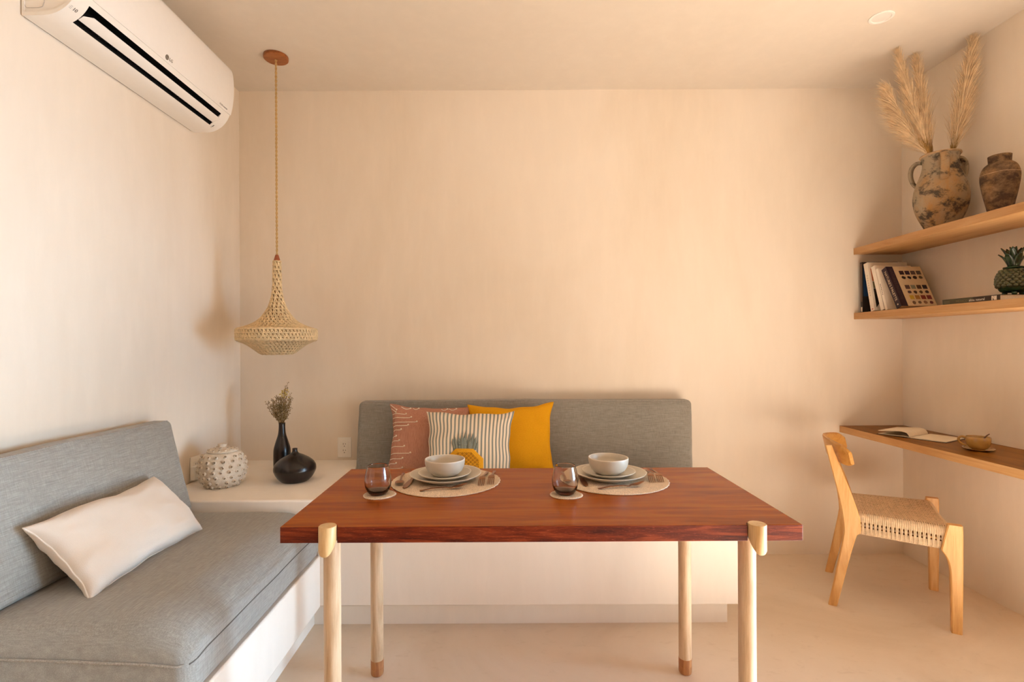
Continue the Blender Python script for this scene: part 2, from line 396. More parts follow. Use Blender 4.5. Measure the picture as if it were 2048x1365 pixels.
# ------------------------------------------------------------------ built-in bench
SEAT = 0.512
bench = thing('built_in_bench', 'cream plaster built-in corner bench with a raised ledge in the corner', 'bench', (XL, YB, 0))
def off(o, root): o.location = -root.location; return o       # geometry written in room coordinates
g = G()
g.prism([(XL+0.002, 1.27), (-0.775, 1.27), (-0.775, 2.1398), (XL+0.002, 2.1398)], 'z', 0.104, 0.318)
off(g.build('bench_body', M['bench'], bench, bevel=0.006), bench)
g = G(); g.box(-0.7898, 0.984, 2.14, YB-0.002, 0.104, 0.40)
off(g.build('bench_body', M['bench'], bench, bevel=0.006), bench)
g = G(); g.box(XL+0.002, -0.79, 2.14, YB-0.002, 0.104, 0.551)
off(g.build('corner_ledge', M['bench'], bench, bevel=0.008), bench)
g = G(); g.prism([(XL+0.002, 1.32), (-0.822, 1.32), (-0.822, 2.195), (0.955, 2.195), (0.955, YB-0.002), (XL+0.002, YB-0.002)], 'z', 0.0, 0.1038)
off(g.build('toe_kick', M['bench'], bench), bench)

# ------------------------------------------------------------------ cushions
def hexmap(c8, h, r):
    """returns f(a,b,c in [-1,1]) -> point of a rounded box bent onto eight corners"""
    def f(a, b, c):
        p = Vector((a*h[0], b*h[1], c*h[2])); q = Vector([max(-(h[i]-r), min(h[i]-r, p[i])) for i in range(3)])
        d = p-q
        if d.length > 1e-9:
            # pull onto the rounded surface
            mx = max(abs(d[i]) for i in range(3)); d = d.normalized()*mx
        p = q+d
        u, v, w = [(p[i]/h[i]+1)/2 for i in range(3)]
        P = Vector((0, 0, 0))
        for i in (0, 1):
            for j in (0, 1):
                for k in (0, 1):
                    P += Vector(c8[i][j][k])*((u if i else 1-u)*(v if j else 1-v)*(w if k else 1-w))
        return P
    return f
def cushion(name, label, c8, h, r, mat, n=(40, 20, 8), wr=0.004, bulge=0.008, seed=0.0, post=None, seams=True, seam_mat=None):
    f0 = hexmap(c8, h, r); cen = sum((Vector(c8[i][j][k]) for i in (0, 1) for j in (0, 1) for k in (0, 1)), Vector())/8
    def f(a, b, c):
        p = f0(a, b, c); d = p-cen
        k = (1-min(1, abs(a))**2)*(1-min(1, abs(b))**2) + (1-min(1, abs(a))**2)*(1-min(1, abs(c))**2)*0.5
        nz = mnoise.noise(Vector((p.x*5+seed, p.y*5, p.z*5)))*wr+mnoise.noise(Vector((p.x*16+seed, p.y*9, p.z*16)))*wr*0.45
        p = p+d.normalized()*(bulge*k+nz)
        return post(p, a, b, c) if post else p
    root = thing(name, label, 'cushion', (cen.x, cen.y, min(Vector(c8[i][j][0]).z for i in (0, 1) for j in (0, 1))))
    g = G(); lin = lambda m: [-1+2*i/m for i in range(m+1)]
    def dens(m, hh):                    # denser near the rounded border
        xs = lin(m); e = 1-r/hh
        return sorted(set([round(x, 5) for x in xs]+[e+(1-e)*t for t in (0, .25, .5, .75)]+[-(e+(1-e)*t) for t in (0, .25, .5, .75)]))
    A, B, C = dens(n[0], h[0]), dens(n[1], h[1]), dens(n[2], h[2])
    for c in (-1, 1): g.grid([[f(a, b, c) for a in A] for b in B])
    for b in (-1, 1): g.grid([[f(a, b, c) for a in A] for c in C])
    for a in (-1, 1): g.grid([[f(a, b, c) for b in B] for c in C])
    bm_o = g.build('cover', mat, root, angle=180, fix=False)
    bm = bmesh.new(); bm.from_mesh(bm_o.data); bmesh.ops.remove_doubles(bm, verts=bm.verts, dist=1e-4); bmesh.ops.recalc_face_normals(bm, faces=bm.faces)
    bm.to_mesh(bm_o.data); bm.free(); bm_o.data.polygons.foreach_set('use_smooth', [True]*len(bm_o.data.polygons))
    off(bm_o, root)
    return root, f
def run(f, p, q, n=60):
    return [f(*[p[i]+(q[i]-p[i])*k/n for i in range(3)]) for k in range(n+1)]
def corners(fn): return [[[fn(i, j, k) for k in (0, 1)] for j in (0, 1)] for i in (0, 1)]

# left seat cushion: a = x (wall..room), b = y (near..far), c = z
def slump(p, a, b, c):
    # the top rolls over the room side and hangs down the front
    if c > 0 and p.x > -0.93:
        t = (p.x+0.93)/0.14; p = Vector((p.x, p.y, p.z-0.036*t*t*max(0, c)))
    if p.y < 1.34:
        t = min(1, (1.34-p.y)/0.10); w = max(0, min(1, (c+0.3)/0.9)); p = Vector((p.x, p.y, p.z-0.034*t*t*(0.5+0.5*(a+1)/2)*w))
    return p
seat, fs = cushion('seat_cushion', 'long grey linen seat cushion on the left bench under the white pillow',
    corners(lambda i, j, k: ((XL+0.012, -0.772)[i], (1.245, 2.132)[j], (0.3185, 0.515)[k])), (0.364, 0.444, 0.098), 0.040, M['linen_y'], (44, 56, 18), 0.003, 0.005, 1.0, slump)
sm = 0.12
def wav(pts, k, ax=2, s=0.004):
    return [p+Vector((0, 0, s*math.sin(i*0.55+k)*0.5)) for i, p in enumerate(pts)]
g = G(); g.tube(run(fs, (1.0, -0.985, sm), (1.0, 1, sm)), 0.0022, 6); off(g.build('front_seam', M['seam'], seat), seat)
g = G(); g.tube([p+Vector((0, -0.0022, 0)) for p in run(fs, (-1, -1.0, 0.50), (0.97, -1.0, 0.25), 120)], 0.0036, 6); off(g.build('end_piping', M['seam_light'], seat), seat)
g = G(); g.tube([p+Vector((0.001, -0.001, 0)) for p in run(fs, (0.985, -0.985, 0.24), (0.985, -0.985, -0.95), 30)], 0.0034, 6); off(g.build('corner_piping', M['seam_light'], seat), seat)

# left back cushion (wedge): a = thickness wall..room, b = y, c = z
def bl(i, j, k):
    x = {(0, 0): XL+0.006, (1, 0): -1.292, (0, 1): XL+0.040, (1, 1): -1.388}[(i, k)]
    return (x, (1.262, 2.128)[j], (SEAT+0.004, 0.893)[k])
back, fb = cushion('back_cushion', 'grey linen back cushion leaning on the left wall behind the white pillow',
    corners(bl), (0.07, 0.433, 0.19), 0.022, M['linen_y'], (8, 44, 24), 0.0035, 0.006, 4.0)
g = G(); g.tube(run(fb, (0.80, -0.96, 1.0), (0.80, 0.96, 1.0)), 0.0022, 6); off(g.build('top_seam', M['seam_light'], back), back)
g = G(); g.tube(run(fb, (0.93, 0.93, 0.95), (0.93, 0.93, -0.97)), 0.002, 6); off(g.build('end_seam', M['seam_light'], back), back)
g = G(); g.tube(run(fb, (1.0, -0.95, -0.86), (1.0, 0.95, -0.86)), 0.0012, 6); off(g.build('bottom_seam', M['seam_light'], back), back)

# back-wall seat cushion and back cushion
seat2, fs2 = cushion('seat_cushion', 'grey linen seat cushion on the back bench under the coloured pillows',
    corners(lambda i, j, k: ((-0.785, 0.98)[i], (2.15, 2.885)[j], (0.4005, SEAT)[k])), (0.882, 0.367, 0.056), 0.03, M['linen_x'], (40, 20, 6), 0.003, 0.005, 7.0)
g = G(); g.tube(run(fs2, (-0.98, -1.0, 0.2), (0.98, -1.0, 0.2)), 0.002, 6); off(g.build('front_seam', M['seam'], seat2), seat2)
def bb(i, j, k):                       # a = x, b = thickness room..wall, c = z
    y = {(0, 0): 2.69, (1, 0): YB-0.006, (0, 1): 2.785, (1, 1): YB-0.035}[(j, k)]
    x = {(0, 0): -0.792, (1, 0): 1.003, (0, 1): -0.795, (1, 1): 1.025}[(i, k)]
    return (x, y, (SEAT+0.004, 0.893)[k])
back2, fb2 = cushion('back_cushion', 'wide grey linen back cushion leaning on the back wall behind coloured pillows',
    corners(bb), (0.91, 0.07, 0.19), 0.026, M['linen_x'], (60, 8, 24), 0.003, 0.006, 9.0)
g = G(); g.tube(run(fb2, (-0.97, -0.80, 1.0), (0.97, -0.80, 1.0), 90), 0.0018, 6); off(g.build('top_seam', M['seam_light'], back2), back2)
g = G(); g.tube(run(fb2, (0.965, -0.95, 0.93), (0.965, -0.95, -0.97), 40), 0.0016, 6); off(g.build('end_seam', M['seam_light'], back2), back2)

# ------------------------------------------------------------------ pillows
def pillow_fn(w, h, t, k=0.09, seed=0.0, wr=0.006, pw=0.42, ripple=0.0):
    def F(u, v, side):
        x = w*u*(1-k*(1-v*v)*abs(u)**2); z = h*v*(1-k*(1-u*u)*abs(v)**2)
        e = max(0.0, (1-u*u)*(1-v*v))**pw
        nz = mnoise.noise(Vector((u*2.2+seed, v*2.2, side*0.7)))*wr+mnoise.noise(Vector((u*6+seed, v*6, side*1.3)))*wr*0.4
        x += mnoise.noise(Vector((v*2.5+seed, 3.1, u)))*0.008*abs(u); z += mnoise.noise(Vector((u*2.5, 7.7+seed, v)))*0.010*abs(v)
        y = side*(t*e+nz*min(1, e*2.0)+ (ripple*math.sin(v*34)*max(0, u-0.45)*min(1, e*3) if ripple else 0))
        return Vector((x, y, z))
    return F
def pillow(name, label, F, mat, loc, rot, n=36):
    root = thing(name, label, 'pillow', loc, rot)
    g = G(); g.uv = []
    lin = [math.sin(PI/2*(-1+2*i/n)) for i in range(n+1)]
    for side in (-1, 1):
        g.grid([[F(u, v, side) for u in lin] for v in lin], flip=(side < 0))
        g.uv += [((u+1)/2, (v+1)/2) for v in lin for u in lin]
    o = g.build('cover', mat, root, angle=180, fix=False)
    return root
def border(F, n=40):
    pts = [F(-1+2*i/n, -1, 0) for i in range(n)]+[F(1, -1+2*i/n, 0) for i in range(n)]+[F(1-2*i/n, 1, 0) for i in range(n)]+[F(-1, 1-2*i/n, 0) for i in range(n)]
    return pts
# white lumbar pillow on the left seat; local X runs along the seat (near -> far is +Y)
F = pillow_fn(0.262, 0.132, 0.074, 0.085, 2.0, 0.010, 0.36)
lum = pillow('lumbar_pillow', 'small oblong cream white pillow lying on the left seat cushion', F, M['lumbar'],
             (-1.222, 1.650, SEAT+0.098), (math.radians(-42), 0, math.radians(90)))
g = G(); g.tube(border(F), 0.0028, 6, closed=True); g.build('edge_piping', M['lumbar'], lum)

TL = math.radians(-17)
Fp = pillow_fn(0.212, 0.195, 0.064, 0.115, 5.0, 0.007)
pink = pillow('pillow', 'dusty pink pillow with white knotted cords, leftmost of the three on the back bench', Fp, M['pink'], (-0.388, 2.635, SEAT+0.186), (TL, math.radians(2.5), math.radians(4)))
def cord(F, path, root, r=0.0019, knot=True):
    pts = [F(u, v, -1)+Vector((0, -0.0022, 0)) for u, v in path]
    g = G(); g.tube(pts, r, 6)
    if knot: g.ball(pts[-1], 0.0046, 8)
    g.build('cord', M['cord_white'], root)
for yz, xe in ((215, 225), (265, 290), (322, 360), (365, 265), (415, 170), (490, 95), (540, 150), (605, 225), (680, 305), (740, 215), (795, 140), (850, 225), (900, 300)):
    v = 1-2*(yz-95)/880; ue = -1+2*(xe-40)/930; n = 14
    ln = ue+0.985
    cord(Fp, [(-0.985+ln*i/n, v-0.03*max(0, 1-i/n*3)**2+(0.0 if i < n else 0.022)) for i in range(n+1)], pink)
cord(Fp, [(-0.985+0.13*i/8, 0.97-0.13*i/8) for i in range(9)], pink)
cord(Fp, [(-0.985+0.10*i/8, 0.86-0.09*i/8) for i in range(9)], pink)
for u0, u1 in ((-0.72, -0.5), (-0.44, -0.3), (0.25, 0.40), (0.44, 0.62)):
    cord(Fp, [(u0+(u1-u0)*i/8, 0.955-0.05*math.sin(i/8*PI)) for i in range(9)], pink)
g = G(); g.tube(border(Fp), 0.0022, 6, closed=True); g.build('edge_seam', M['pink'], pink)

Fm = pillow_fn(0.226, 0.198, 0.062, 0.125, 8.0, 0.008)
must = pillow('pillow', 'plain mustard yellow pillow, rightmost of the three on the back bench', Fm, M['mustard'], (0.033, 2.630, SEAT+0.186), (TL, math.radians(-2), math.radians(-3)))
g = G(); g.tube(border(Fm), 0.0022, 6, closed=True); g.build('edge_seam', M['mustard'], must)

Ft = pillow_fn(0.218, 0.188, 0.062, 0.10, 11.0, 0.008, 0.42, 0.006)
stp = pillow('pillow', 'grey and cream striped pillow with pineapple applique, middle of the three', Ft, M['stripes'], (-0.172, 2.495, SEAT+0.177), (TL, math.radians(1), 0))
def S2(x, z): return ((x-985)/492, 1-2*(z-145)/860)
def drape(g, u, v, lift): 
    p = Ft(u, v, -1); return (p.x, p.y-lift, p.z)
leaves = [((835, 590), (806, 470), 30), ((860, 595), (830, 440), 30), ((885, 600), (868, 415), 30), ((915, 600), (905, 398), 28), ((945, 600), (945, 372), 30), ((975, 600), (985, 412), 28), ((1005, 600), (1028, 410), 30), ((1035, 598), (1066, 445), 30), ((1055, 595), (1088, 490), 26), ((945, 600), (930, 450), 60), ((900, 600), (890, 470), 50), ((1000, 600), (1000, 470), 50)]
for i, (b, t, w) in enumerate(leaves):
    g = G(); rows = []
    for k in range(9):
        s = k/8; x = b[0]+(t[0]-b[0])*s; z = b[1]+(t[1]-b[1])*s; hw = w*(0.75+0.5*s if s < 0.5 else (1-s)*2.0)*0.62
        rows.append([drape(g, *S2(x+hw*q, z), 0.0022+0.0003*(i % 4)) for q in (-1, 0, 1)])
    g.grid(rows); g.build('pineapple_leaf', M['leaf_grey'], stp, angle=180, solid=0.0015)
def octa(cx, cz, sx, sz, k=0.45, n=48):
    out = []
    P = [(-k, 1), (k, 1), (1, k*1.0), (1, -k), (k, -1), (-k, -1), (-1, -k), (-1, k)]
    for i in range(8):
        a, b = P[i], P[(i+1) % 8]
        for j in range(n//8): s = j/(n//8); out.append((cx+sx*(a[0]+(b[0]-a[0])*s), cz-sz*(a[1]+(b[1]-a[1])*s)))
    return out
def patch(name, cx, cz, sx, sz, lift, mat):
    g = G(); O = octa(cx, cz, sx, sz)
    rows = [[drape(g, *S2(cx+(x-cx)*s, cz+(z-cz)*s), lift) for x, z in O] for s in (0.02, 0.2, 0.4, 0.6, 0.8, 1.0)]
    g.grid(rows, closed_u=True); return g.build(name, mat, stp, angle=180, solid=0.0015)
patch('pineapple_fruit', 943, 772, 207, 190, 0.0040, M['pine_yellow'])
patch('pineapple_centre', 943, 776, 160, 158, 0.0052, M['pine_inner'])
g = G()
def inside(x, z):
    a = abs(x-943)/162; b = abs(z-776)/160; return a < 1 and b < 1 and a+b < 1.43
for d in (-1, 1):
    for kk in range(-9, 10):
        seg = []
        for s in range(-60, 61):
            x = 943+s*6; z = 776+d*s*6*1.0+kk*46
            if inside(x, z): seg.append(drape(g, *S2(x, z), 0.0068))
            elif len(seg) > 2: break
        if len(seg) > 2: g.tube(seg, 0.0015, 5)
stuff(g.build('pineapple_lattice', M['pine_yellow'], stp))
g = G(); g.tube([drape(g, *S2(x, z), 0.0062) for x, z in octa(943, 776, 160, 158)], 0.0022, 5, closed=True); g.build('lattice_border', M['pine_yellow'], stp)
# ------------------------------------------------------------------ table
TX0, TX1, TY0, TY1, TZ = -0.568, 0.752, 1.287, 1.891, 0.742
table = thing('dining_table', 'red hardwood dining table with round pale wooden legs', 'table', ((TX0+TX1)/2, (TY0+TY1)/2, 0))
def notched():
    out = [(TX0, TY1), (TX0, TY0)]
    for cx in (-0.4475, 0.6365):
        out += [(cx+0.0235*math.cos(PI-a), TY0+0.0235*math.sin(a)) for a in [PI*i/14 for i in range(15)]]
    return out+[(TX1, TY0), (TX1, TY1)]
g = G(); poly = notched(); n = len(poly); b = 0
g.v += [(p[0], p[1], TZ-0.041) for p in poly]+[(p[0], p[1], TZ) for p in poly]
for i in range(n): g.face((i, (i+1) % n, n+(i+1) % n, n+i), 1)
g.face(tuple(reversed(range(n))), 0); g.face(tuple(range(n, 2*n)), 0)
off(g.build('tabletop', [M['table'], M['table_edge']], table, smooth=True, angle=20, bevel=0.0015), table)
for cx in (-0.4475, 0.6365):          # dowel caps let into the front edge, lower end cut to a curve
    g = G(); R = 0.0222; nn = 36; top = []; bot = []
    for k in range(nn):
        a = 2*PI*k/nn; x = cx+R*math.cos(a); y = TY0+R*math.sin(a); t = (y-(TY0-R))/(2*R)
        q = math.cos(a) if cx < 0 else -math.cos(a)
        top.append((x, y, TZ+0.0035)); bot.append((x, y, 0.6735+0.034*(max(0, t)**1.6)+0.020*max(0, q)**2))
    rows = [bot, [(x, y, z+0.004) for x, y, z in bot], [(x, y, TZ+0.002) for x, y, z in top], top]
    rows[0] = [(cx+(x-cx)*0.90, TY0+(y-TY0)*0.90, z-0.001) for x, y, z in bot]
    rows[3] = [(cx+(x-cx)*0.95, TY0+(y-TY0)*0.95, z) for x, y, z in top]
    g.grid(rows, closed_u=True); g.face(tuple(reversed(range(nn)))); g.face(tuple(range(3*nn, 4*nn)))
    off(g.build('leg_cap', M['cap'], table, angle=40), table)
for lx, ly in ((-0.459, 1.354), (0.642, 1.354), (-0.468, 1.860), (0.655, 1.860)):
    r = 0.0222 if ly < 1.5 else 0.0226
    g = G(); g.lathe([(r, 0.0565), (r, TZ-0.0408)], 36, (lx, ly, 0)); leg = off(g.build('leg', M['leg'], table), table)
    g = G(); rf = r+0.0006
    g.lathe([(rf*0.8, 0), (rf*0.94, 0.003), (rf, 0.009), (rf, 0.0278), (rf-0.001, 0.0283), (rf-0.001, 0.0293), (rf, 0.0298), (rf, 0.0565)], 36, (lx, ly, 0))
    ft = g.build('leg_foot', M['foot'], leg)
    ft.location = (0, 0, 0)

# ------------------------------------------------------------------ place settings (z of the table top = TZ)
def mat_obj(name, label, r, loc, group, seed=0):
    g = G(); prof = []; rings = int(r/0.0055)
    for i in range(rings*2+1):
        rr = r*(1-i/(rings*2)); prof.append((max(rr, 0.0004), 0.0024+(0.0017 if i % 2 else 0)))
    prof = [(r*0.995, 0.0), (r+0.0008, 0.0016)]+prof
    nn = 120; rows = []
    for j, (rr, z) in enumerate(prof):
        rows.append([((rr+(0.0016*math.sin(k*2*PI/nn*40) if j in (0, 1, 2) else 0)+0.0015*math.sin(3*2*PI*k/nn+seed)*rr/r)*math.cos(2*PI*k/nn), (rr+0.0015*math.sin(3*2*PI*k/nn+seed)*rr/r)*math.sin(2*PI*k/nn), z+0.0004*math.sin(k*1.9+j*2.2)*(rr > 0.01)) for k in range(nn)])
    b0 = g.grid(rows, closed_u=True); g.face(tuple(reversed(range(nn))))
    o = g.build(name, M['jute'], None, angle=180); o.location = loc; return tag(o, label, 'mat', group)
LP, RP = (-0.197, 1.711), (0.365, 1.722)
mat_obj('placemat', 'round woven palm placemat in front of the striped pillow', 0.181, (LP[0], LP[1], TZ+0.0002), 'woven placemats on the table', 0.5)
mat_obj('placemat', 'round woven palm placemat at the right place setting', 0.181, (RP[0], RP[1], TZ+0.0002), 'woven placemats on the table', 2.0)
LC, RC = (-0.383, 1.558), (0.1865, 1.550)
mat_obj('coaster', 'small round woven coaster under the left smoked glass tumbler', 0.048, (LC[0], LC[1], TZ+0.0002), 'woven coasters on the table', 1.1)
mat_obj('coaster', 'small round woven coaster under the right smoked glass tumbler', 0.048, (RC[0], RC[1], TZ+0.0002), 'woven coasters on the table', 3.1)
MT = TZ+0.0046                         # top of a mat
def dish(name, label, cat, prof, rim, loc, group, seed, wob=0.0):
    g = G(); nn = 64; rows = []
    for r, z in prof:
        rows.append([(r*(1+wob*math.sin(2*a+seed)+wob*0.6*math.sin(3*a+seed*2))*math.cos(a), r*(1+wob*math.sin(2*a+seed)+wob*0.6*math.sin(3*a+seed*2))*math.sin(a), z+wob*0.10*math.sin(2*a+seed)*(r > 0.03)*r/0.12) for a in [2*PI*k/nn for k in range(nn)]])
    b = g.grid(rows, closed_u=True); g.face(tuple(reversed(range(nn)))); e = (len(prof)-1)*nn; g.face(tuple(range(e, e+nn)))
    for i in range(len(g.f)):
        q = i//nn
        g.m[i] = 1 if (rim[0] <= q < rim[1] and i < (len(prof)-1)*nn) else 0
    o = g.build(name, [M['ceramic'], M['ceramic_rim']], None, angle=70); o.location = loc; return tag(o, label, cat, group)
big = [(0.070, 0.0), (0.074, 0.0015), (0.076, 0.003), (0.098, 0.010), (0.1175, 0.0195), (0.1195, 0.0215), (0.1195, 0.0228), (0.1178, 0.0232), (0.1155, 0.0218), (0.098, 0.0128), (0.078, 0.0082), (0.03, 0.0076), (0.001, 0.0075)]
small = [(0.053, 0.0), (0.056, 0.0015), (0.072, 0.0085), (0.0868, 0.0155), (0.0888, 0.0175), (0.0888, 0.0187), (0.0873, 0.0190), (0.0852, 0.0178), (0.072, 0.0112), (0.056, 0.0072), (0.02, 0.0068), (0.001, 0.0067)]
bowl = [(0.033, 0.0), (0.037, 0.0012), (0.046, 0.006), (0.057, 0.016), (0.0637, 0.028), (0.0664, 0.040), (0.0672, 0.0525), (0.0668, 0.0550), (0.0650, 0.0558), (0.0632, 0.0545), (0.0622, 0.040), (0.0590, 0.027), (0.050, 0.014), (0.030, 0.0065), (0.001, 0.0055)]
for (px, py), w, sd, dx in ((LP, 'left', 0.3, (0.0, -0.002, -0.001)), (RP, 'right', 1.9, (-0.004, -0.008, -0.010))):
    where = {'left': 'at the place setting in front of the striped pillow', 'right': 'at the right place setting'}[w]
    px2 = px-0.003; py2 = py+0.012
    dish('dinner_plate', f'large speckled stoneware dinner plate at the bottom of the {w} stack', 'plate', big, (4, 8), (px2+dx[0], py2, MT), 'stoneware dinner plates', sd, 0.012)
    dish('side_plate', f'small stoneware plate between bowl and dinner plate in the {w} stack', 'plate', small, (3, 7), (px2+dx[1], py2, MT+0.0078), 'stoneware side plates', sd+1, 0.008)
    dish('bowl', f'grey cream stoneware bowl on top of the {w} plate stack', 'bowl', bowl, (6, 9), (px2+dx[2], py2-0.002, MT+0.0078+0.0070), 'stoneware bowls', sd+2, 0.006)
def tumbler(label, loc):
    outer = catmull([(0.0225, 0.0, 0), (0.030, 0.006, 0), (0.0372, 0.020, 0), (0.0400, 0.036, 0), (0.0392, 0.052, 0), (0.0358, 0.070, 0), (0.0318, 0.086, 0)], 5)
    inner = catmull([(0.0303, 0.0862, 0), (0.0340, 0.070, 0), (0.0374, 0.052, 0), (0.0381, 0.038, 0), (0.0355, 0.024, 0), (0.026, 0.0115, 0), (0.0005, 0.0098, 0)], 5)
    g = G(); g.lathe([(p.x, p.y) for p in outer]+[(0.0311, 0.0871)]+[(p.x, p.y) for p in inner], 56)
    o = g.build('tumbler', M['glass'], None, angle=180); o.location = loc; return tag(o, label, 'glass', 'smoked glass tumblers')
tumbler('brown smoked glass stemless tumbler in front of the pink pillow', (LC[0]-0.004, LC[1], MT))
tumbler('brown smoked glass stemless tumbler near the middle of the table', (RC[0]-0.003, RC[1], MT))

def ribbon(secs, th=0.0016):
    """secs: (along, half width, z, dish depth) -> closed thin loft along +X"""
    g = G(); q = (-1, -0.6, 0, 0.6, 1); up = []; lo = []
    for x, w, z, d in secs:
        r = [(x, w*k, z+d*(k*k-1)) for k in q]
        up.append([(a, b, c+th/2) for a, b, c in r]); lo.append([(a, b, c-th/2) for a, b, c in r])
    rows = [u+list(reversed(l)) for u, l in zip(up, lo)]
    g.grid(rows, closed_u=True); n = 10
    g.face(tuple(reversed(range(n)))); e = (len(rows)-1)*n; g.face(tuple(range(e, e+n)))
    return g
def lay(g, name, label, tip, tail, group, z=MT):      # +X of the piece points from tail to tip
    o = g.build(name, M['copper'], None, angle=50); o.location = (tail[0], tail[1], z+0.0012)
    o.rotation_euler = (0, 0, math.atan2(tip[1]-tail[1], tip[0]-tail[0])); return tag(o, label, name.split('_')[-1], group)
def fork_geo(L=0.175):
    g = ribbon([(0, 0.0045, 0.001, 0), (0.01, 0.0055, 0.001, 0), (0.05, 0.004, 0.007, 0), (0.095, 0.003, 0.013, 0), (0.118, 0.0038, 0.0155, 0), (0.126, 0.009, 0.0155, 0.0006), (0.136, 0.0108, 0.0140, 0.0008), (0.140, 0.0108, 0.0130, 0.0008)])
    for k in (-1.5, -0.5, 0.5, 1.5):
        y = k*0.0060
        P = [(0.138, y, 0.0128), (0.150, y, 0.0095), (0.162, y, 0.0050), (L, y*0.95, 0.0006)]
        g.tube(P, [0.0019, 0.0018, 0.0016, 0.0009], 6)
    return g
def spoon_geo(L=0.155, b=0.014, tip=1.0):
    secs = [(0, 0.0040, 0.0012, 0), (0.008, 0.0050, 0.0012, 0), (0.04, 0.0038, 0.0060, 0), (0.08, 0.0027, 0.0070, 0), (L-0.052, 0.0030, 0.0030, 0)]
    for s in (0.06, 0.2, 0.4, 0.6, 0.8, 0.93, 1.0):
        w = b*math.sqrt(max(0.003, 1-(2*s-1)**2))*(1-0.25*s*tip) if s > 0.06 else 0.005
        secs.append((L-0.048+0.048*s, max(w, 0.0006), 0.0045+0.0025*abs(2*s-1)**2+0.006*s*tip, 0.0035*(1-abs(2*s-1)**2)))
    return ribbon(secs, 0.0014)
def knife_geo(L=0.19):
    return ribbon([(0, 0.004, 0.001, 0), (0.01, 0.0055, 0.001, 0), (0.09, 0.0045, 0.001, 0), (0.105, 0.0075, 0.001, 0), (0.14, 0.0095, 0.001, 0), (0.17, 0.009, 0.001, 0), (0.185, 0.006, 0.001, 0), (L, 0.001, 0.001, 0)], 0.0018)
lay(fork_geo(), 'fork', 'bronze fork beside the plates of the left setting, nearer the plates', (-0.077, 1.638), (-0.062, 1.812), 'bronze forks')
lay(fork_geo(), 'fork', 'bronze fork at the right rim of the placemat in front of the striped pillow', (-0.046, 1.652), (-0.036, 1.826), 'bronze forks')
lay(fork_geo(), 'fork', 'bronze fork of the right setting lying against the plates', (0.483, 1.668), (0.508, 1.840), 'bronze forks')
lay(fork_geo(), 'fork', 'bronze fork at the right rim of the right placemat', (0.512, 1.672), (0.528, 1.842), 'bronze forks')
lay(spoon_geo(0.165, 0.0165, 0.6), 'spoon', 'bronze soup spoon at the left rim of the left placemat', (-0.341, 1.648), (-0.357, 1.800), 'bronze soup spoons')
lay(spoon_geo(0.165, 0.0165, 0.6), 'spoon', 'bronze soup spoon seen behind the right glass tumbler', (0.206, 1.648), (0.200, 1.800), 'bronze soup spoons')
lay(knife_geo(), 'knife', 'bronze table knife beside the soup spoon of the left setting', (-0.3165, 1.620), (-0.309, 1.800), 'bronze knives')
lay(knife_geo(), 'knife', 'bronze table knife between the right tumbler and the right plates', (0.2600, 1.640), (0.254, 1.815), 'bronze knives')
lay(spoon_geo(0.150, 0.0115, 1.6), 'spoon', 'small bronze dessert spoon laid crosswise in front of the left plates', (-0.122, 1.612), (-0.264, 1.582), 'bronze dessert spoons')
lay(spoon_geo(0.155, 0.0115, 1.6), 'spoon', 'small bronze dessert spoon laid crosswise in front of the right plates', (0.443, 1.622), (0.292, 1.594), 'bronze dessert spoons')

# ------------------------------------------------------------------ corner ledge objects
LZ = 0.551
jar = thing('studded_jar', 'round white clay jar covered in studs with a studded lid', 'jar', (-1.313, 2.375, LZ))
prof = catmull([(0.060, 0, 0), (0.066, 0.006, 0), (0.086, 0.030, 0), (0.0975, 0.065, 0), (0.0985, 0.092, 0), (0.091, 0.125, 0), (0.074, 0.150, 0), (0.062, 0.158, 0)], 4)
g = G(); g.lathe([(p.x, p.y) for p in prof]+[(0.058, 0.158), (0.056, 0.145), (0.0005, 0.14)], 56); g.build('body', M['jar'], jar, angle=60)
g = G(); lp = [(0.0, 0.1592), (0.063, 0.1592), (0.0655, 0.162), (0.0655, 0.165), (0.060, 0.169), (0.040, 0.176), (0.020, 0.179), (0.0165, 0.182), (0.0175, 0.187), (0.0200, 0.191), (0.0195, 0.195), (0.010, 0.1975), (0.0004, 0.198)]
g.lathe(lp, 48, cap=False); lid = g.build('lid', M['jar'], jar, angle=50)
def stud_mesh(name, r, h):
    g = G(); pr = [(r*1.15, -0.002), (r, h*0.35), (r*0.86, h*0.9), (r*0.66, h), (r*0.52, h*0.80), (0.0003, h*0.30)]
    g.lathe(pr, 10, cap=False)
    for i in range(30, 50): g.m[i] = 1
    return g
def place_studs(spec, parent, prof_fn, r, h):
    src = None
    for z, n, ph in spec:
        for k in range(n):
            a = 2*PI*(k+ph)/n+random.uniform(-0.05, 0.05); rr, nz, nr = prof_fn(z)
            nv = Vector((nr*math.cos(a), nr*math.sin(a), nz)).normalized()
            if src is None: src = stud_mesh('stud', r, h).build('stud', [M['jar'], M['stud_shade']], parent, angle=60); o = src
            else: o = src.copy(); COL.objects.link(o); o.parent = parent
            o.location = (rr*math.cos(a), rr*math.sin(a), z+random.uniform(-0.002, 0.002)); o.rotation_euler = nv.to_track_quat('Z', 'Y').to_euler()
            s = random.uniform(0.85, 1.1); o.scale = (s, s, s)
def jf(z):
    for i in range(len(prof)-1):
        a, b = prof[i], prof[i+1]
        if a.y <= z <= b.y:
            t = (z-a.y)/(b.y-a.y); return a.x+(b.x-a.x)*t, -(b.x-a.x), (b.y-a.y)
    return prof[-1].x, 1, 0.3
place_studs([(0.010, 15, 0), (0.032, 17, 0.5), (0.055, 19, 0), (0.078, 19, 0.5), (0.101, 18, 0), (0.123, 16, 0.5), (0.142, 14, 0)], jar, jf, 0.0074, 0.0078)
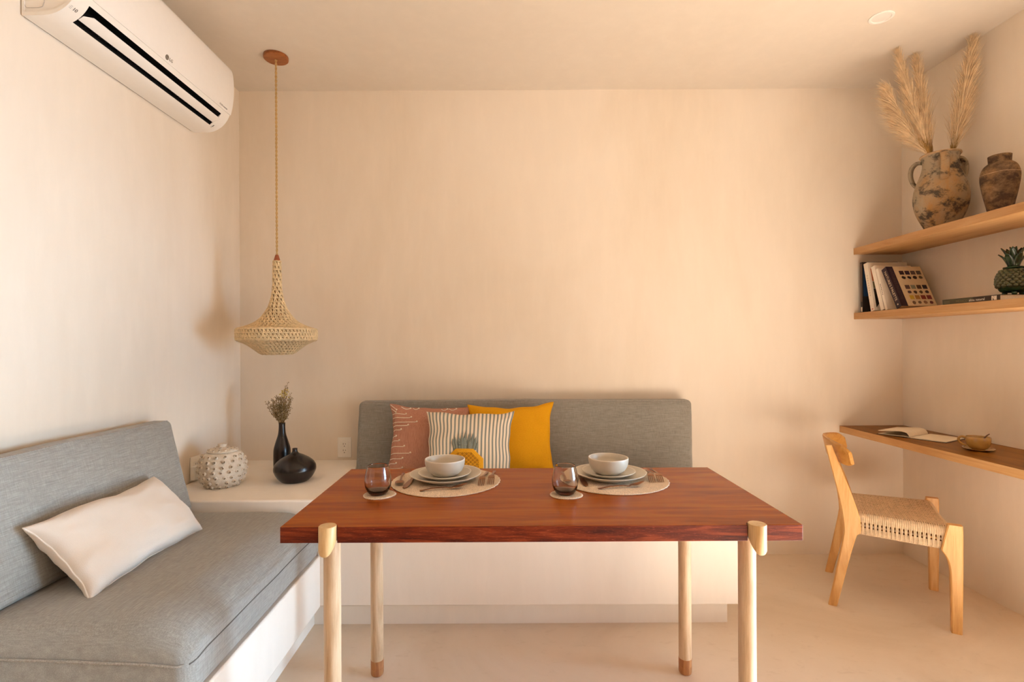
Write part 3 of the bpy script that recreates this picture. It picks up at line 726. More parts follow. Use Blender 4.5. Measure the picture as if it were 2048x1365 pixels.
def lf(z): return {0.1675: (0.056, 1, 0.35), 0.173: (0.034, 1, 0.3)}[z]
place_studs([(0.1675, 14, 0), (0.173, 8, 0.4)], lid, lf, 0.0064, 0.007)

def vase(name, label, pts, loc, n=6, mat='black_clay'):
    p = catmull([(r, z, 0) for r, z in pts], n); top = p[-1]
    g = G(); g.lathe([(q.x, q.y) for q in p]+[(top.x-0.003, top.y+0.0005), (top.x-0.005, top.y-0.004), (max(top.x-0.006, 0.002), top.y-0.03), (0.0008, top.y-0.032)], 56)
    o = g.build(name, M[mat], None, angle=60); o.location = loc; return tag(o, label, 'vase')
vase('bottle_vase', 'tall slim black clay bottle vase holding the dried flowers', [(0.036, 0), (0.040, 0.004), (0.0425, 0.03), (0.0425, 0.085), (0.0405, 0.115), (0.031, 0.150), (0.0205, 0.185), (0.0165, 0.215), (0.0160, 0.240), (0.0172, 0.2475)], (-1.160, 2.66, LZ))
vase('squat_vase', 'squat round black clay vase with a tiny neck', [(0.058, 0), (0.064, 0.003), (0.080, 0.020), (0.0935, 0.045), (0.0965, 0.062), (0.090, 0.084), (0.070, 0.104), (0.043, 0.121), (0.022, 0.131), (0.0135, 0.139), (0.0115, 0.149), (0.0120, 0.156)], (-1.008, 2.452, LZ))
# dried flowers
fl = thing('dried_flowers', 'bunch of thin dried sprigs with small yellow florets in the bottle vase', 'dried flowers', (-1.160, 2.66, LZ+0.20))
gs, gf, gy = G(), G(), G()
rnd = random.Random(11)
tips = []
for k in range(46):
    a = rnd.uniform(0, 2*PI); sp = rnd.uniform(0.008, 0.062); h = rnd.uniform(0.125, 0.185)
    tips.append((sp*math.cos(a)-0.018, sp*math.sin(a)*0.8, h-0.35*sp))
tips += [(0.010, 0.0, 0.205), (0.022, -0.01, 0.235), (0.030, 0.0, 0.250), (0.036, 0.01, 0.188), (0.044, 0.0, 0.165)]
for tx, ty, tz in tips:
    base = Vector((rnd.uniform(-0.006, 0.006), rnd.uniform(-0.006, 0.006), 0.0)); mid = Vector((tx*0.30, ty*0.30, 0.06))
    P = catmull([base, mid, Vector((tx*0.75, ty*0.75, tz*0.72)), Vector((tx, ty, tz))], 4)
    gs.tube(P, 0.0008, 4)
    for q in range(22):
        i = rnd.randint(len(P)//3, len(P)-1); p = P[i]; d = Vector((rnd.uniform(-1, 1), rnd.uniform(-1, 1), rnd.uniform(0.1, 1.2))).normalized()*rnd.uniform(0.008, 0.020)
        gs.tube([p, p+d*0.6+Vector((0, 0, 0.002)), p+d], 0.00055, 3)
        if rnd.random() < 0.75: gf.ball(p+d, rnd.uniform(0.0014, 0.0027), 5, sq=(1, 1, 1.6))
for q in range(34):
    c = Vector((0.017, -0.004, 0.205))+Vector((rnd.gauss(0, 0.011), rnd.gauss(0, 0.009), rnd.gauss(0, 0.013))); gy.ball(c, rnd.uniform(0.0025, 0.0042), 6)
stuff(gs.build('stems', M['twig'], fl)); stuff(gf.build('florets', M['sprig'], fl)); stuff(gy.build('yellow_florets', M['petal'], fl))

# wall sockets
def socket(label, loc, rotz):
    r = thing('wall_socket', label, 'socket', loc, rotz)       # local: plate in XZ, facing -Y
    g = G(); g.box(-0.0395, 0.0395, -0.0065, 0.0, -0.0575, 0.0575); g.build('cover_plate', M['plate_white'], r, bevel=0.003)
    g = G(); g.box(-0.0225, 0.0225, -0.0082, -0.0055, -0.033, 0.033); s_ = g.build('socket_insert', M['plate_white'], r, bevel=0.001)
    g = G()
    for zc in (0.017, -0.019):
        g.box(-0.0072, -0.0050, -0.0085, -0.007, zc-0.001, zc+0.008); g.box(0.0050, 0.0072, -0.0085, -0.007, zc, zc+0.007); g.box(-0.0022, 0.0022, -0.0085, -0.007, zc-0.012, zc-0.007)
    g.build('slots', M['ink'], s_, smooth=False); return r
socket('white double wall socket on the back wall beside the back cushion', (-0.908, YB-0.0002, 0.6215), 0)
ls = socket('white wall socket on the left wall behind the studded jar', (XL+0.0002, 2.468, 0.612), math.radians(90))
pl = thing('plug_adapter', 'small white plug adapter in the left wall socket behind the jar', 'plug', (XL+0.0082, 2.445, 0.594))
g = G(); g.box(0, 0.022, -0.025, 0.024, -0.032, 0.032); g.build('housing', M['plate_white'], pl, bevel=0.003)

# ------------------------------------------------------------------ pendant lamp
PX, PY = -1.133, 2.55
pen = thing('pendant_lamp', 'woven raffia pendant lamp on a twisted rope hanging above the corner ledge', 'lamp', (PX, PY, 1.155))
pz = lambda z: z-1.155
g = G(); g.lathe([(0.058, pz(ZC)), (0.059, pz(ZC)-0.002), (0.0585, pz(ZC)-0.014), (0.056, pz(ZC)-0.0165), (0.001, pz(ZC)-0.017)], 48); g.build('ceiling_canopy', M['teak'], pen, angle=40)
g = G(); H0, H1 = pz(1.655), pz(ZC-0.016)
for ph in (0, PI):
    nn = 240; g.tube([(0.0028*math.cos(ph+i*0.62), 0.0028*math.sin(ph+i*0.62), H0+(H1-H0)*i/nn) for i in range(nn+1)], 0.0031, 6)
g.build('rope', M['rope'], pen, angle=180)
g = G(); g.lathe([(0.0165, pz(1.6205)), (0.0165, pz(1.624)), (0.0085, pz(1.652)), (0.0075, pz(1.655)), (0.001, pz(1.655))], 32); g.build('wooden_cone', M['cone'], pen)
SH = [(0.0170, 1.622), (0.0175, 1.590), (0.0185, 1.555), (0.0190, 1.510), (0.0205, 1.480), (0.0245, 1.455), (0.0290, 1.430), (0.037, 1.405), (0.048, 1.380), (0.063, 1.355), (0.083, 1.331), (0.108, 1.312), (0.138, 1.298), (0.165, 1.2885), (0.184, 1.2835)]
SH2 = [(0.186, 1.2800), (0.187, 1.262), (0.187, 1.245), (0.185, 1.2305)]
SH3 = [(0.180, 1.2270), (0.160, 1.2190), (0.135, 1.2060), (0.110, 1.1880), (0.085, 1.168), (0.066, 1.158)]
def resample(P, step):
    pts = catmull([(r, z, 0) for r, z in P], 10); out = [pts[0]]; acc = 0
    for a, b in zip(pts, pts[1:]):
        acc += (b-a).length
        if acc >= step: out.append(b); acc = 0
    if (out[-1]-pts[-1]).length > step*0.4: out.append(pts[-1])
    return [(p.x, p.y) for p in out]
gw = G()
def weave(P, step, r=0.0042, skip=()):
    rings = resample(P, step)
    for i, (rad, z) in enumerate(rings):
        nn = max(16, int(rad*420)); amp = 0.0009
        gw.tube([((rad+amp*math.sin(k*2.1+i))*math.cos(2*PI*k/nn), (rad+amp*math.sin(k*2.1+i))*math.sin(2*PI*k/nn), pz(z)+amp*math.sin(k*2.6+i*1.3)) for k in range(nn)], r, 5, closed=True)
        if i+1 < len(rings):
            r2, z2 = rings[i+1]; ns = max(7, int(rad*2*PI/0.0170))
            for k in range(ns):
                a = 2*PI*(k+0.5*(i % 2))/ns; d = 2*PI/ns
                for da, db in ((0.0, 0.06), (0.05, 0.62)):
                    A = (rad*math.cos(a+da*d), rad*math.sin(a+da*d), pz(z)); B = (r2*math.cos(a+db*d), r2*math.sin(a+db*d), pz(z2))
                    gw.tube([A, B], 0.0040, 5, cap=False)
    return rings
weave(SH, 0.0185); weave(SH2, 0.0165); weave(SH3, 0.0165)
stuff(gw.build('woven_shade', M['raffia'], pen, angle=180, fix=False))
g = G(); g.lathe([(r-0.006, pz(z)) for r, z in SH[:1]+SH[4:]]+[(r-0.006, pz(z)) for r, z in SH2+SH3[:-1]], 48, cap=False); g.build('weave_hole_backing', M['weave_hole_dark'], pen, angle=180)  # dark sheet added behind the weave so its holes read as shaded

# ------------------------------------------------------------------ ceiling downlight
dl = thing('ceiling_downlight', 'small round recessed downlight in the ceiling above the upper shelf', 'downlight', (1.685, 2.267, ZC))
g = G(); g.lathe([(0.0365, -0.0005), (0.0485, -0.0005), (0.0485, -0.003), (0.046, -0.0045), (0.038, -0.004), (0.0365, -0.0005)], 40, cap=False); g.build('trim_ring', M['white_plastic'], dl)
g = G(); g.lathe([(0.0372, -0.0008), (0.030, -0.0016), (0.0005, -0.0022)], 40, cap=False); g.build('lens', M['lens'], dl)

# ------------------------------------------------------------------ air conditioner
AY0, AY1 = 1.586, 2.464
ac = thing('air_conditioner', 'white split air conditioner high on the left wall with its flap open', 'air conditioner', (XL, (AY0+AY1)/2, 2.232))
full = catmull([(0.005, 2.234, 0), (0.045, 2.233, 0), (0.085, 2.2345, 0), (0.118, 2.2445, 0), (0.148, 2.265, 0), (0.172, 2.297, 0), (0.187, 2.340, 0), (0.196, 2.405, 0), (0.1965, 2.470, 0), (0.190, 2.520, 0), (0.176, 2.541, 0), (0.150, 2.551, 0), (0.110, 2.553, 0), (0.005, 2.553, 0)], 6)
full = [(p.x, p.y) for p in full]
i0 = min(range(len(full)), key=lambda i: abs(full[i][0]-0.116)+abs(full[i][1]-2.2438)); i1 = min(range(len(full)), key=lambda i: abs(full[i][0]-0.171)+abs(full[i][1]-2.2955))
def aoff(d, y, z): return (d, y-ac.location.y, z-2.232)
SY0, SY1 = 1.640, 2.404
def extr(g, poly, y0, y1, m=0, caps=True):
    n = len(poly); b = len(g.v)
    g.v += [aoff(d, y0, z) for d, z in poly]+[aoff(d, y1, z) for d, z in poly]
    for i in range(n): g.face((b+i, b+(i+1) % n, b+n+(i+1) % n, b+n+i), m)
    if caps: g.face(tuple(reversed(range(b, b+n))), m); g.face(tuple(range(b+n, b+2*n)), m)
mid = full[:i0+1]+[(0.085, 2.285), (0.085, 2.345), (0.150, 2.345)]+full[i1:]
g = G(); extr(g, full, AY0+0.004, SY0); extr(g, mid, SY0, SY1); extr(g, full, SY1, AY1)
casing = g.build('casing', M['white_plastic'], ac, angle=35, fix=True)
g = G(); cav = [full[i0], (0.0858, 2.285), (0.0858, 2.3442), (0.1495, 2.3442), full[i1]]
rows = [[aoff(d, y, z) for d, z in cav] for y in (SY0+0.0006, SY1-0.0006)]; g.grid(rows)
for y in (SY0+0.0006, SY1-0.0006):
    b = len(g.v); g.v += [aoff(d, y, z) for d, z in cav]; g.face(range(b, b+5))
g.build('air_outlet', M['black_hole'], ac, smooth=False, fix=False)
for k in range(26):
    y = SY0+0.02+k*0.029
    if k == 0:
        fins = G(); fins.box(0.092, 0.118, -0.0006, 0.0006, 0.045, 0.075); f0 = fins.build('fin', plain('fin_plastic', (0.03, 0.03, 0.03), 0.6), ac, smooth=False); o = f0
    else: o = f0.copy(); COL.objects.link(o); o.parent = ac
    o.location = (0, y-ac.location.y, 0)
g = G()
vp = [(0.1305, 2.2570), (0.134, 2.2575), (0.160, 2.2725), (0.1635, 2.2765), (0.1600, 2.2770), (0.133, 2.2610)]
n_ = len(vp); b = 0
for y in (SY0+0.006, SY0+0.03, SY1-0.002, SY1+0.010):
    k = 0.55 if y < SY0+0.01 else 1.0
    g.v += [aoff(0.1305+(d-0.1305)*k, y, 2.257+(z-2.257)*k) for d, z in vp]
for s_ in range(3):
    for i in range(n_): g.face((s_*n_+i, s_*n_+(i+1) % n_, (s_+1)*n_+(i+1) % n_, (s_+1)*n_+i))
g.face(tuple(reversed(range(n_)))); g.face(tuple(range(3*n_, 4*n_)))
g.build('air_flap', M['white_panel'], ac, angle=40)
# front panel, a little proud of the casing
ip0 = next(i for i, p in enumerate(full) if p[1] > 2.3135 and p[0] > 0.1); ip1 = next(i for i, p in enumerate(full) if p[1] > 2.548 and p[0] < 0.17)
pan = full[ip0:ip1+1]; nrm = []
for i in range(len(pan)):
    a = Vector(pan[max(i-1, 0)]); b_ = Vector(pan[min(i+1, len(pan)-1)]); t = (b_-a).normalized(); nrm.append((t.y, -t.x))
outp = [(p[0]+q[0]*0.0040, p[1]+q[1]*0.0040) for p, q in zip(pan, nrm)]
inn = [(p[0]+q[0]*0.0004, p[1]+q[1]*0.0004) for p, q in zip(pan, nrm)]
g = G(); extr(g, outp+list(reversed(inn)), AY0, AY1+0.001); g.build('front_panel', M['white_panel'], ac, angle=35)
# thin joint line above the outlet
g = G(); q_ = full[i1+1]; g.tube([aoff(q_[0]+0.0002, AY0+0.006, q_[1]+0.003), aoff(q_[0]+0.0002, AY1-0.003, q_[1]+0.003)], 0.0009, 5); g.build('joint_line', M['ink_pale'], ac)
g = G(); g.box(0.0004, 0.0046, AY0+0.012-ac.location.y, AY1-0.012-ac.location.y, 0.004, 0.31); g.build('wall_gap_shadow', M['ink'], ac, smooth=False)  # dark box filling the wall gap, stands for its shadow line
# side cover with rounded outline on the near end
g = G()
def inset(k):
    c = (0.085, 2.395); return [(c[0]+(d-c[0])*k[0], c[1]+(z-c[1])*k[1]) for d, z in full]
O1, I1 = full, inset((0.90, 0.93))
b = len(g.v); n_ = len(full)
g.v += [aoff(d, AY0+0.004, z) for d, z in O1]+[aoff(d, AY0, z) for d, z in O1]+[aoff(d, AY0, z) for d, z in I1]+[aoff(d, AY0+0.0035, z) for d, z in I1]
for s_ in range(3):
    for i in range(n_): g.face((s_*n_+i, s_*n_+(i+1) % n_, (s_+1)*n_+(i+1) % n_, (s_+1)*n_+i))
g.build('end_rim', M['white_plastic'], ac, angle=35)
g = G(); rr = [aoff(d, AY0+0.0028, z) for d, z in [(0.012, 2.50), (0.012, 2.27), (0.014, 2.262), (0.02, 2.258), (0.055, 2.258), (0.068, 2.262), (0.073, 2.275), (0.075, 2.35), (0.075, 2.50)]]
g.tube(rr, 0.0007, 5); g.build('side_cover_line', M['ink_pale'], ac)
def panel_pt(z):
    for i in range(len(outp)-1):
        if outp[i][1] <= z <= outp[i+1][1]:
            t = (z-outp[i][1])/(outp[i+1][1]-outp[i][1]); d = outp[i][0]+(outp[i+1][0]-outp[i][0])*t
            tv = Vector((outp[i+1][0]-outp[i][0], 0, outp[i+1][1]-outp[i][1])).normalized(); return d, tv
d, tv = panel_pt(2.330); up = tv; nv = Vector((0, 1, 0)).cross(up)
c = Vector(aoff(d, 1.993, 2.331))+nv*0.0007
g = G(); R = 0.0098; nn = 28
b = len(g.v); g.v += [tuple(c+Vector((0, 1, 0))*R*math.cos(2*PI*k/nn)+up*R*math.sin(2*PI*k/nn)) for k in range(nn)]; g.face(range(b, b+nn))
g.build('logo_disc', plain('logo_brown', (0.13, 0.095, 0.06), 0.4), ac, smooth=False)
g = G()
g.tube([c+nv*0.0004+Vector((0, 1, 0))*0.0062*math.cos(a)+up*0.0062*math.sin(a) for a in [PI*0.45+i*0.2 for i in range(25)]], 0.0007, 4)
g.tube([c+nv*0.0004+Vector((0, 0.0005, 0)), c+nv*0.0004+Vector((0, 0.0062, 0))], 0.0007, 4); g.tube([c+nv*0.0004+up*0.003, c+nv*0.0004-up*0.003], 0.0007, 4)
g.ball(c+nv*0.0004+up*0.0028-Vector((0, 0.0030, 0)), 0.0009, 6)
g.build('logo_face', M['ink_pale'], ac)
text_geo('LG', 0.0165, Vector(aoff(d, 2.005, 2.3252))+nv*0.0007, (0, 1, 0), up).build('logo_lettering', M['ink'], ac, smooth=False, solid=0.0003)
d2, tv2 = panel_pt(2.326); nv2 = Vector((0, 1, 0)).cross(tv2)
text_geo('DUAL Inverter', 0.0105, Vector(aoff(d2, 2.362, 2.324))+nv2*0.0008, (0, 1, 0), tv2).build('panel_lettering', M['ink'], ac, smooth=False, solid=0.0003)
def curve_pt(d):
    best = min(range(len(full)//2), key=lambda i: abs(full[i][0]-d)); a = Vector((full[best-1][0], 0, full[best-1][1])); b_ = Vector((full[best+1][0], 0, full[best+1][1]))
    tv = (b_-a).normalized(); return full[best], tv, Vector((0, 1, 0)).cross(tv)
p, tv3, nv3 = curve_pt(0.147)
text_geo('10', 0.0165, Vector(aoff(p[0], 1.604, p[1]))+nv3*0.0012-tv3*0.004, (0, 1, 0), tv3).build('warranty_number', M['ink'], ac, smooth=False, solid=0.0003)
g = G()
for k, w in ((0, 0.014), (1, 0.017), (2, 0.012)):
    o_ = Vector(aoff(p[0], 1.5985, p[1]))+nv3*0.0014-tv3*(0.003-k*0.0045); g.tube([o_-Vector((0, 0.001+w*0.35, 0)), o_+Vector((0, 0.001, 0))], 0.0006, 4)
g.build('warranty_print', M['ink_pale'], ac)
p, tv4, nv4 = curve_pt(0.125); o_ = Vector(aoff(p[0], 2.417, p[1]))+nv4*0.0014
g = G(); g.tube([o_-tv4*0.006, o_+tv4*0.006+Vector((0, 0.006, 0))], 0.0009, 4); g.tube([o_+tv4*0.006, o_-tv4*0.004+Vector((0, 0.008, 0))], 0.0009, 4); g.tube([o_-tv4*0.011, o_-tv4*0.011+Vector((0, 0.009, 0))], 0.0006, 4)
g.build('end_mark', M['ink'], ac)
# ------------------------------------------------------------------ shelves and desk on the right wall
def board(name, label, cat, x0, x1, y0, y1, z0, z1, body, edge, top=None, parts=('board',)):
    r = thing(name, label, cat, (x1, (y0+y1)/2, z0))
    g = G(); g.box(x0+0.0012, x1-0.0006, y0, y1-0.0006, z0, z1); o = g.build('board', body, r, bevel=0.001); off(o, r)
    g = G(); g.box(x0, x0+0.0014, y0, y1-0.0006, z0+0.0003, z1-0.0002); off(g.build('front_edge', edge, r, smooth=False), r)
    if top:
        g = G(); g.box(x0+0.0006, x1-0.0006, y0, y1-0.0006, z1, z1+0.0012); off(g.build('top_veneer', top, r, smooth=False), r)
    return r
board('wall_shelf', 'long honey oak wall shelf carrying the clay jugs, upper of the two', 'shelf', 1.990, XR, 1.80, YB, 1.702, 1.738, M['shelf'], M['shelf_edge'])
board('wall_shelf', 'long honey oak wall shelf carrying the books and pineapple, lower of the two', 'shelf', 1.990, XR, 1.80, YB, 1.335, 1.371, M['shelf'], M['shelf_edge'])
board('wall_desk', 'long wall mounted wooden desk board with dark brown top and pale edge', 'desk', 1.905, XR, 1.80, YB, 0.694, 0.7295, M['shelf'], M['shelf'], M['desk_top'])
S1, S0, DK = 1.738, 1.371, 0.7307

# ------------------------------------------------------------------ jugs and pampas grass
JX, JY = 2.130, 2.484
jug = thing('clay_jug', 'large weathered clay jug with loop handles holding the pampas grass', 'jug', (JX, JY, S1), math.radians(-52))
jp = catmull([(0.050, 0, 0), (0.054, 0.004, 0), (0.075, 0.045, 0), (0.097, 0.100, 0), (0.107, 0.155, 0), (0.105, 0.200, 0), (0.094, 0.245, 0), (0.078, 0.290, 0), (0.071, 0.325, 0), (0.072, 0.355, 0), (0.0765, 0.372, 0)], 5)
g = G(); nn = 64; rows = []
inn_ = [(0.0765, 0.3765), (0.072, 0.378), (0.068, 0.372), (0.064, 0.34), (0.066, 0.28), (0.08, 0.24)]
for r, z in [(p.x, p.y) for p in jp]+inn_:
    rows.append([(r*(1+0.012*math.sin(2*a+z*9)+0.008*math.sin(3*a+1))*math.cos(a), r*(1+0.012*math.sin(2*a+z*9)+0.008*math.sin(3*a+1))*math.sin(a), z) for a in [2*PI*k/nn for k in range(nn)]])
g.grid(rows, closed_u=True); g.face(tuple(reversed(range(nn)))); g.build('body', M['jug'], jug, angle=60)
g = G(); g.tube([(0.0755*math.cos(a), 0.0755*math.sin(a), 0.374) for a in [2*PI*k/48 for k in range(48)]], 0.0055, 8, closed=True); g.build('rim', M['jug_rim'], jug)
def jhandle(ang, w=0.017, t=0.008):
    ca, sa = math.cos(ang), math.sin(ang); P = catmull([(0.074, 0.358, 0), (0.098, 0.362, 0), (0.119, 0.340, 0), (0.122, 0.300, 0), (0.111, 0.262, 0), (0.094, 0.238, 0)], 5); g = G(); rows = []
    for i, p in enumerate(P):
        a = P[max(i-1, 0)]; b = P[min(i+1, len(P)-1)]; tv = (b-a).normalized(); nv = Vector((tv.y, -tv.x, 0)); ring = []
        for k in range(12):
            th = 2*PI*k/12; u = math.cos(th)*t; v = math.copysign(abs(math.sin(th))**0.7, math.sin(th))*w
            r, z = p.x+nv.x*u, p.y+nv.y*u; ring.append((r*ca-v*sa, r*sa+v*ca, z))
        rows.append(ring)
    g.grid(rows, closed_u=True); g.face(tuple(reversed(range(12)))); e = (len(P)-1)*12; g.face(tuple(range(e, e+12)))
    return g.build('handle', M['jug'], jug, angle=60)
base_a = math.atan2(-JY, -JX)            # towards the room
for da in (0.14, 2.30, -1.92): jhandle(base_a+da-math.radians(-52))

sj = thing('clay_jar', 'small dark brown weathered clay jar with a short collar', 'jar', (2.130, 2.187, S1))
p2 = catmull([(0.034, 0, 0), (0.037, 0.004, 0), (0.046, 0.050, 0), (0.058, 0.110, 0), (0.0648, 0.160, 0), (0.0635, 0.190, 0), (0.055, 0.215, 0), (0.043, 0.228, 0), (0.0375, 0.232, 0)], 5)
g = G(); g.lathe([(p.x, p.y) for p in p2]+[(0.0375, 0.234), (0.0390, 0.262), (0.0355, 0.2635), (0.034, 0.262), (0.033, 0.22), (0.0005, 0.2)], 56); g.build('body', M['jar_brown'], sj, angle=50)
g = G(); g.tube([(0.0645*math.cos(a), 0.0645*math.sin(a), 0.1815+0.0008*math.sin(a*5)) for a in [2*PI*k/56 for k in range(56)]], 0.0011, 5, closed=True); g.build('crack_line', M['jug_rim'], sj)

def plume(label, base, tip, rad, n, seed, sweep=(0, 0, 0), t0=0.06, droop=0.0):
    rnd = random.Random(seed); base = Vector(base); tip = Vector(tip); sw = Vector(sweep)
    root = thing('pampas_stem', label, 'pampas grass', base, 0, 'pampas grass in the jug')
    ax = tip-base; L = ax.length; bow = sw*0.25
    def stem(t): return ax*t+bow*(t*(1-t))*4*0.25
    g = G(); g.tube([stem(i/12) for i in range(13)], [0.0022*(1-0.75*i/12) for i in range(13)], 5); g.build('stalk', M['pampas_dark'], root)
    g = G(); d = ax.normalized(); o1 = d.orthogonal().normalized(); o2 = d.cross(o1)
    for k in range(n):
        t = t0+(0.97-t0)*rnd.random()**0.85; p = stem(t); a = rnd.uniform(0, 2*PI); jit = Vector((rnd.gauss(0, 1), rnd.gauss(0, 1), rnd.gauss(0, 1)))*0.012
        rr = rad*(0.35+0.65*math.sin(PI*min(1, (t-t0)/(1-t0)*0.8+0.2)))*rnd.uniform(0.2, 1.15)*(1-0.55*max(0, t-0.45)/0.55); ln = L*rnd.uniform(0.12, 0.36)*(1-0.62*t)
        out = (o1*math.cos(a)+o2*math.sin(a)); P = []; w0 = rnd.uniform(0.0004, 0.0009)
        for s in (0, 0.3, 0.6, 0.85, 1.0):
            q = p+d*ln*s+out*rr*(s**0.8)+sw*(s*s)*ln*rnd.uniform(0.7, 1.0)+Vector((0, 0, -droop*s*s*ln))+jit*s*s
            wq = base+q
            q = Vector((min(wq.x, XR-0.004), min(wq.y, YB-0.004), min(wq.z, ZC-0.004)))-base
            P.append(q)
        side = d.cross(out).normalized(); b = len(g.v)
        for q, w in zip(P, (w0*0.6, w0, w0, w0*0.7, w0*0.15)):
            g.v.append(tuple(q-side*w)); g.v.append(tuple(q+out*w*0.7)); g.v.append(tuple(q+side*w))
        for i in range(4):
            g.face((b+3*i, b+3*i+1, b+3*i+4, b+3*i+3)); g.face((b+3*i+1, b+3*i+2, b+3*i+5, b+3*i+4))
    stuff(g.build('plume', M['pampas'], root, angle=180, fix=False)); 
    g = G()
    for k in range(170):                      # darker lower tufts
        a = rnd.uniform(0, 2*PI); t = rnd.uniform(0.0, 0.16); out = (o1*math.cos(a)+o2*math.sin(a)); p = stem(t)
        g.tube([p, p+d*0.03+out*0.006, p+d*0.055+out*0.014], [0.0016, 0.0013, 0.0004], 3, cap=False)
    stuff(g.build('lower_tuft', M['pampas_dark'], root, angle=180, fix=False)); return root
JT = S1+0.352
plume('feathery pampas plume arching far left over the jug rim', (2.085, 2.480, JT), (1.872, 2.455, 2.430), 0.040, 2200, 3, (-0.75, -0.1, 0.0), 0.05, 0.22)
plume('feathery pampas plume with the tip second from left above the jug', (2.098, 2.500, JT), (1.948, 2.500, 2.612), 0.036, 2000, 4, (-0.16, 0, 0.0), 0.05)
plume('feathery pampas plume standing nearly upright in the middle of the jug', (2.112, 2.515, JT), (2.066, 2.545, 2.618), 0.037, 2000, 5, (-0.02, 0, 0.0), 0.05)
plume('tall thick pampas plume leaning right towards the ceiling corner', (2.165, 2.462, JT), (2.205, 2.395, 2.612), 0.053, 2900, 6, (0.05, -0.05, 0.0), 0.04)

# ------------------------------------------------------------------ books on the lower shelf
def book(label, cov, spine_x, yfar, th, H, Wd, lean, cover_t=0.0022, page=True, name='book'):
    r = thing(name, label, 'book', (spine_x, yfar, S0+0.0004), (-math.radians(lean), 0, 0), 'books on the lower shelf')
    g = G(); ct = cover_t
    g.box(0, Wd, -ct, 0, 0, H); g.box(0, Wd, -th, -th+ct, 0, H); g.box(0, ct, -th, 0, 0, H)
    g.build('cover', cov, r, bevel=0.0006)
    g = G(); g.box(ct, Wd-0.004, -th+ct, -ct, 0.003, H-0.003); g.build('pages', M['page_edge'], r, smooth=False)
    return r
def quadp(name, mat, root, x0, x1, z0, z1, y, lift=0.0004):       # printed patch on the front (-Y) cover
    g = G(); g.box(x0, x1, y-lift, y+0.0002, z0, z1); return g.build(name, mat, root, smooth=False)
def spinep(name, mat, root, y0, y1, z0, z1):
    g = G(); g.box(-0.0004, 0.0002, y0, y1, z0, z1); return g.build(name, mat, root, smooth=False)
SX = 2.010
b1 = book('dark hardback book with deep blue cover standing against the back wall', M['black_cover'], SX, 2.872, 0.017, 0.282, 0.20, 1.0)
quadp('cover_sky', clear('print_blue', (0.012, 0.045, 0.12), 0.3), b1, 0.006, 0.196, 0.09, 0.245, -0.017)
spinep('spine_print', clear('print_brown', (0.12, 0.075, 0.055)), b1, -0.0155, -0.0015, 0.06, 0.275)
spinep('spine_label', M['white_cover'], b1, -0.013, -0.004, 0.004, 0.03)
b2 = book('tall white hardback book with orange and black photographs on its cover', M['white_cover'], SX, 2.792, 0.030, 0.274, 0.218, 12.0)
quadp('cover_orange', clear('print_orange', (0.55, 0.16, 0.06)), b2, 0.012, 0.20, 0.165, 0.238, -0.030)
quadp('cover_olive', clear('print_olive', (0.20, 0.17, 0.085)), b2, 0.012, 0.20, 0.125, 0.163, -0.030)
quadp('cover_photograph', clear('print_dark', (0.022, 0.013, 0.008)), b2, 0.012, 0.20, 0.006, 0.123, -0.030)
text_geo('CASA', 0.011, (-0.0006, -0.012, 0.19), (0, 0, -1), (0, -1, 0)).build('spine_lettering', M['ink_pale'], b2, smooth=False, solid=0.0002) if False else None
g = G()
for k in range(9): g.box(-0.0005, 0.0002, -0.018, -0.010, 0.085+k*0.014, 0.085+k*0.014+0.008)
g.build('spine_lettering', clear('pale_spine_print', (0.60, 0.50, 0.40)), b2, smooth=False)
spinep('spine_mark', clear('print_red', (0.45, 0.13, 0.08)), b2, -0.020, -0.010, 0.008, 0.014)
b3 = book('white hardback book with plain spine leaning in the middle of the book row', M['white_cover'], SX, 2.718, 0.026, 0.252, 0.198, 17.0)
b4 = book('thin white booklet with small dark spine print behind the colour chart book', M['white_cover'], SX, 2.6860, 0.016, 0.236, 0.175, 17.3)
g = G()
for k in range(7): g.box(-0.0005, 0.0002, -0.010, -0.006, 0.085+k*0.0095, 0.085+k*0.0095+0.006)
g.build('spine_lettering', M['ink'], b4, smooth=False)
b5 = book('purple spined book with a chart of colour squares on its cover', M['kraft'], SX, 2.606, 0.033, 0.240, 0.181, 26.5)
TH = 0.033
g = G(); g.box(-0.0006, 0.0003, -TH, 0.0, 0.0, 0.2402); g.box(-0.0006, 0.034, -TH-0.0006, -TH+0.0004, 0.0, 0.2402); g.build('spine_wrap', M['navy'], b5, smooth=False)
gold = clear('print_cream', (0.62, 0.47, 0.30))
text_geo("NATURE'S PALETTE", 0.0205, (-0.0009, -0.0105, 0.219), (0, 0, -1), (0, -1, 0)).build('spine_lettering', gold, b5, smooth=False, solid=0.0002)
text_geo("NATURE'S PALETTE", 0.0215, (0.011, -TH-0.0009, 0.226), (0, 0, -1), (1, 0, 0)).build('cover_lettering', clear('print_bronze', (0.075, 0.050, 0.045)), b5, smooth=False, solid=0.0002)
g = G(); g.ball((-0.0008, -0.016, 0.020), 0.0045, 8, sq=(0.15, 1, 1)); g.build('spine_emblem', gold, b5)
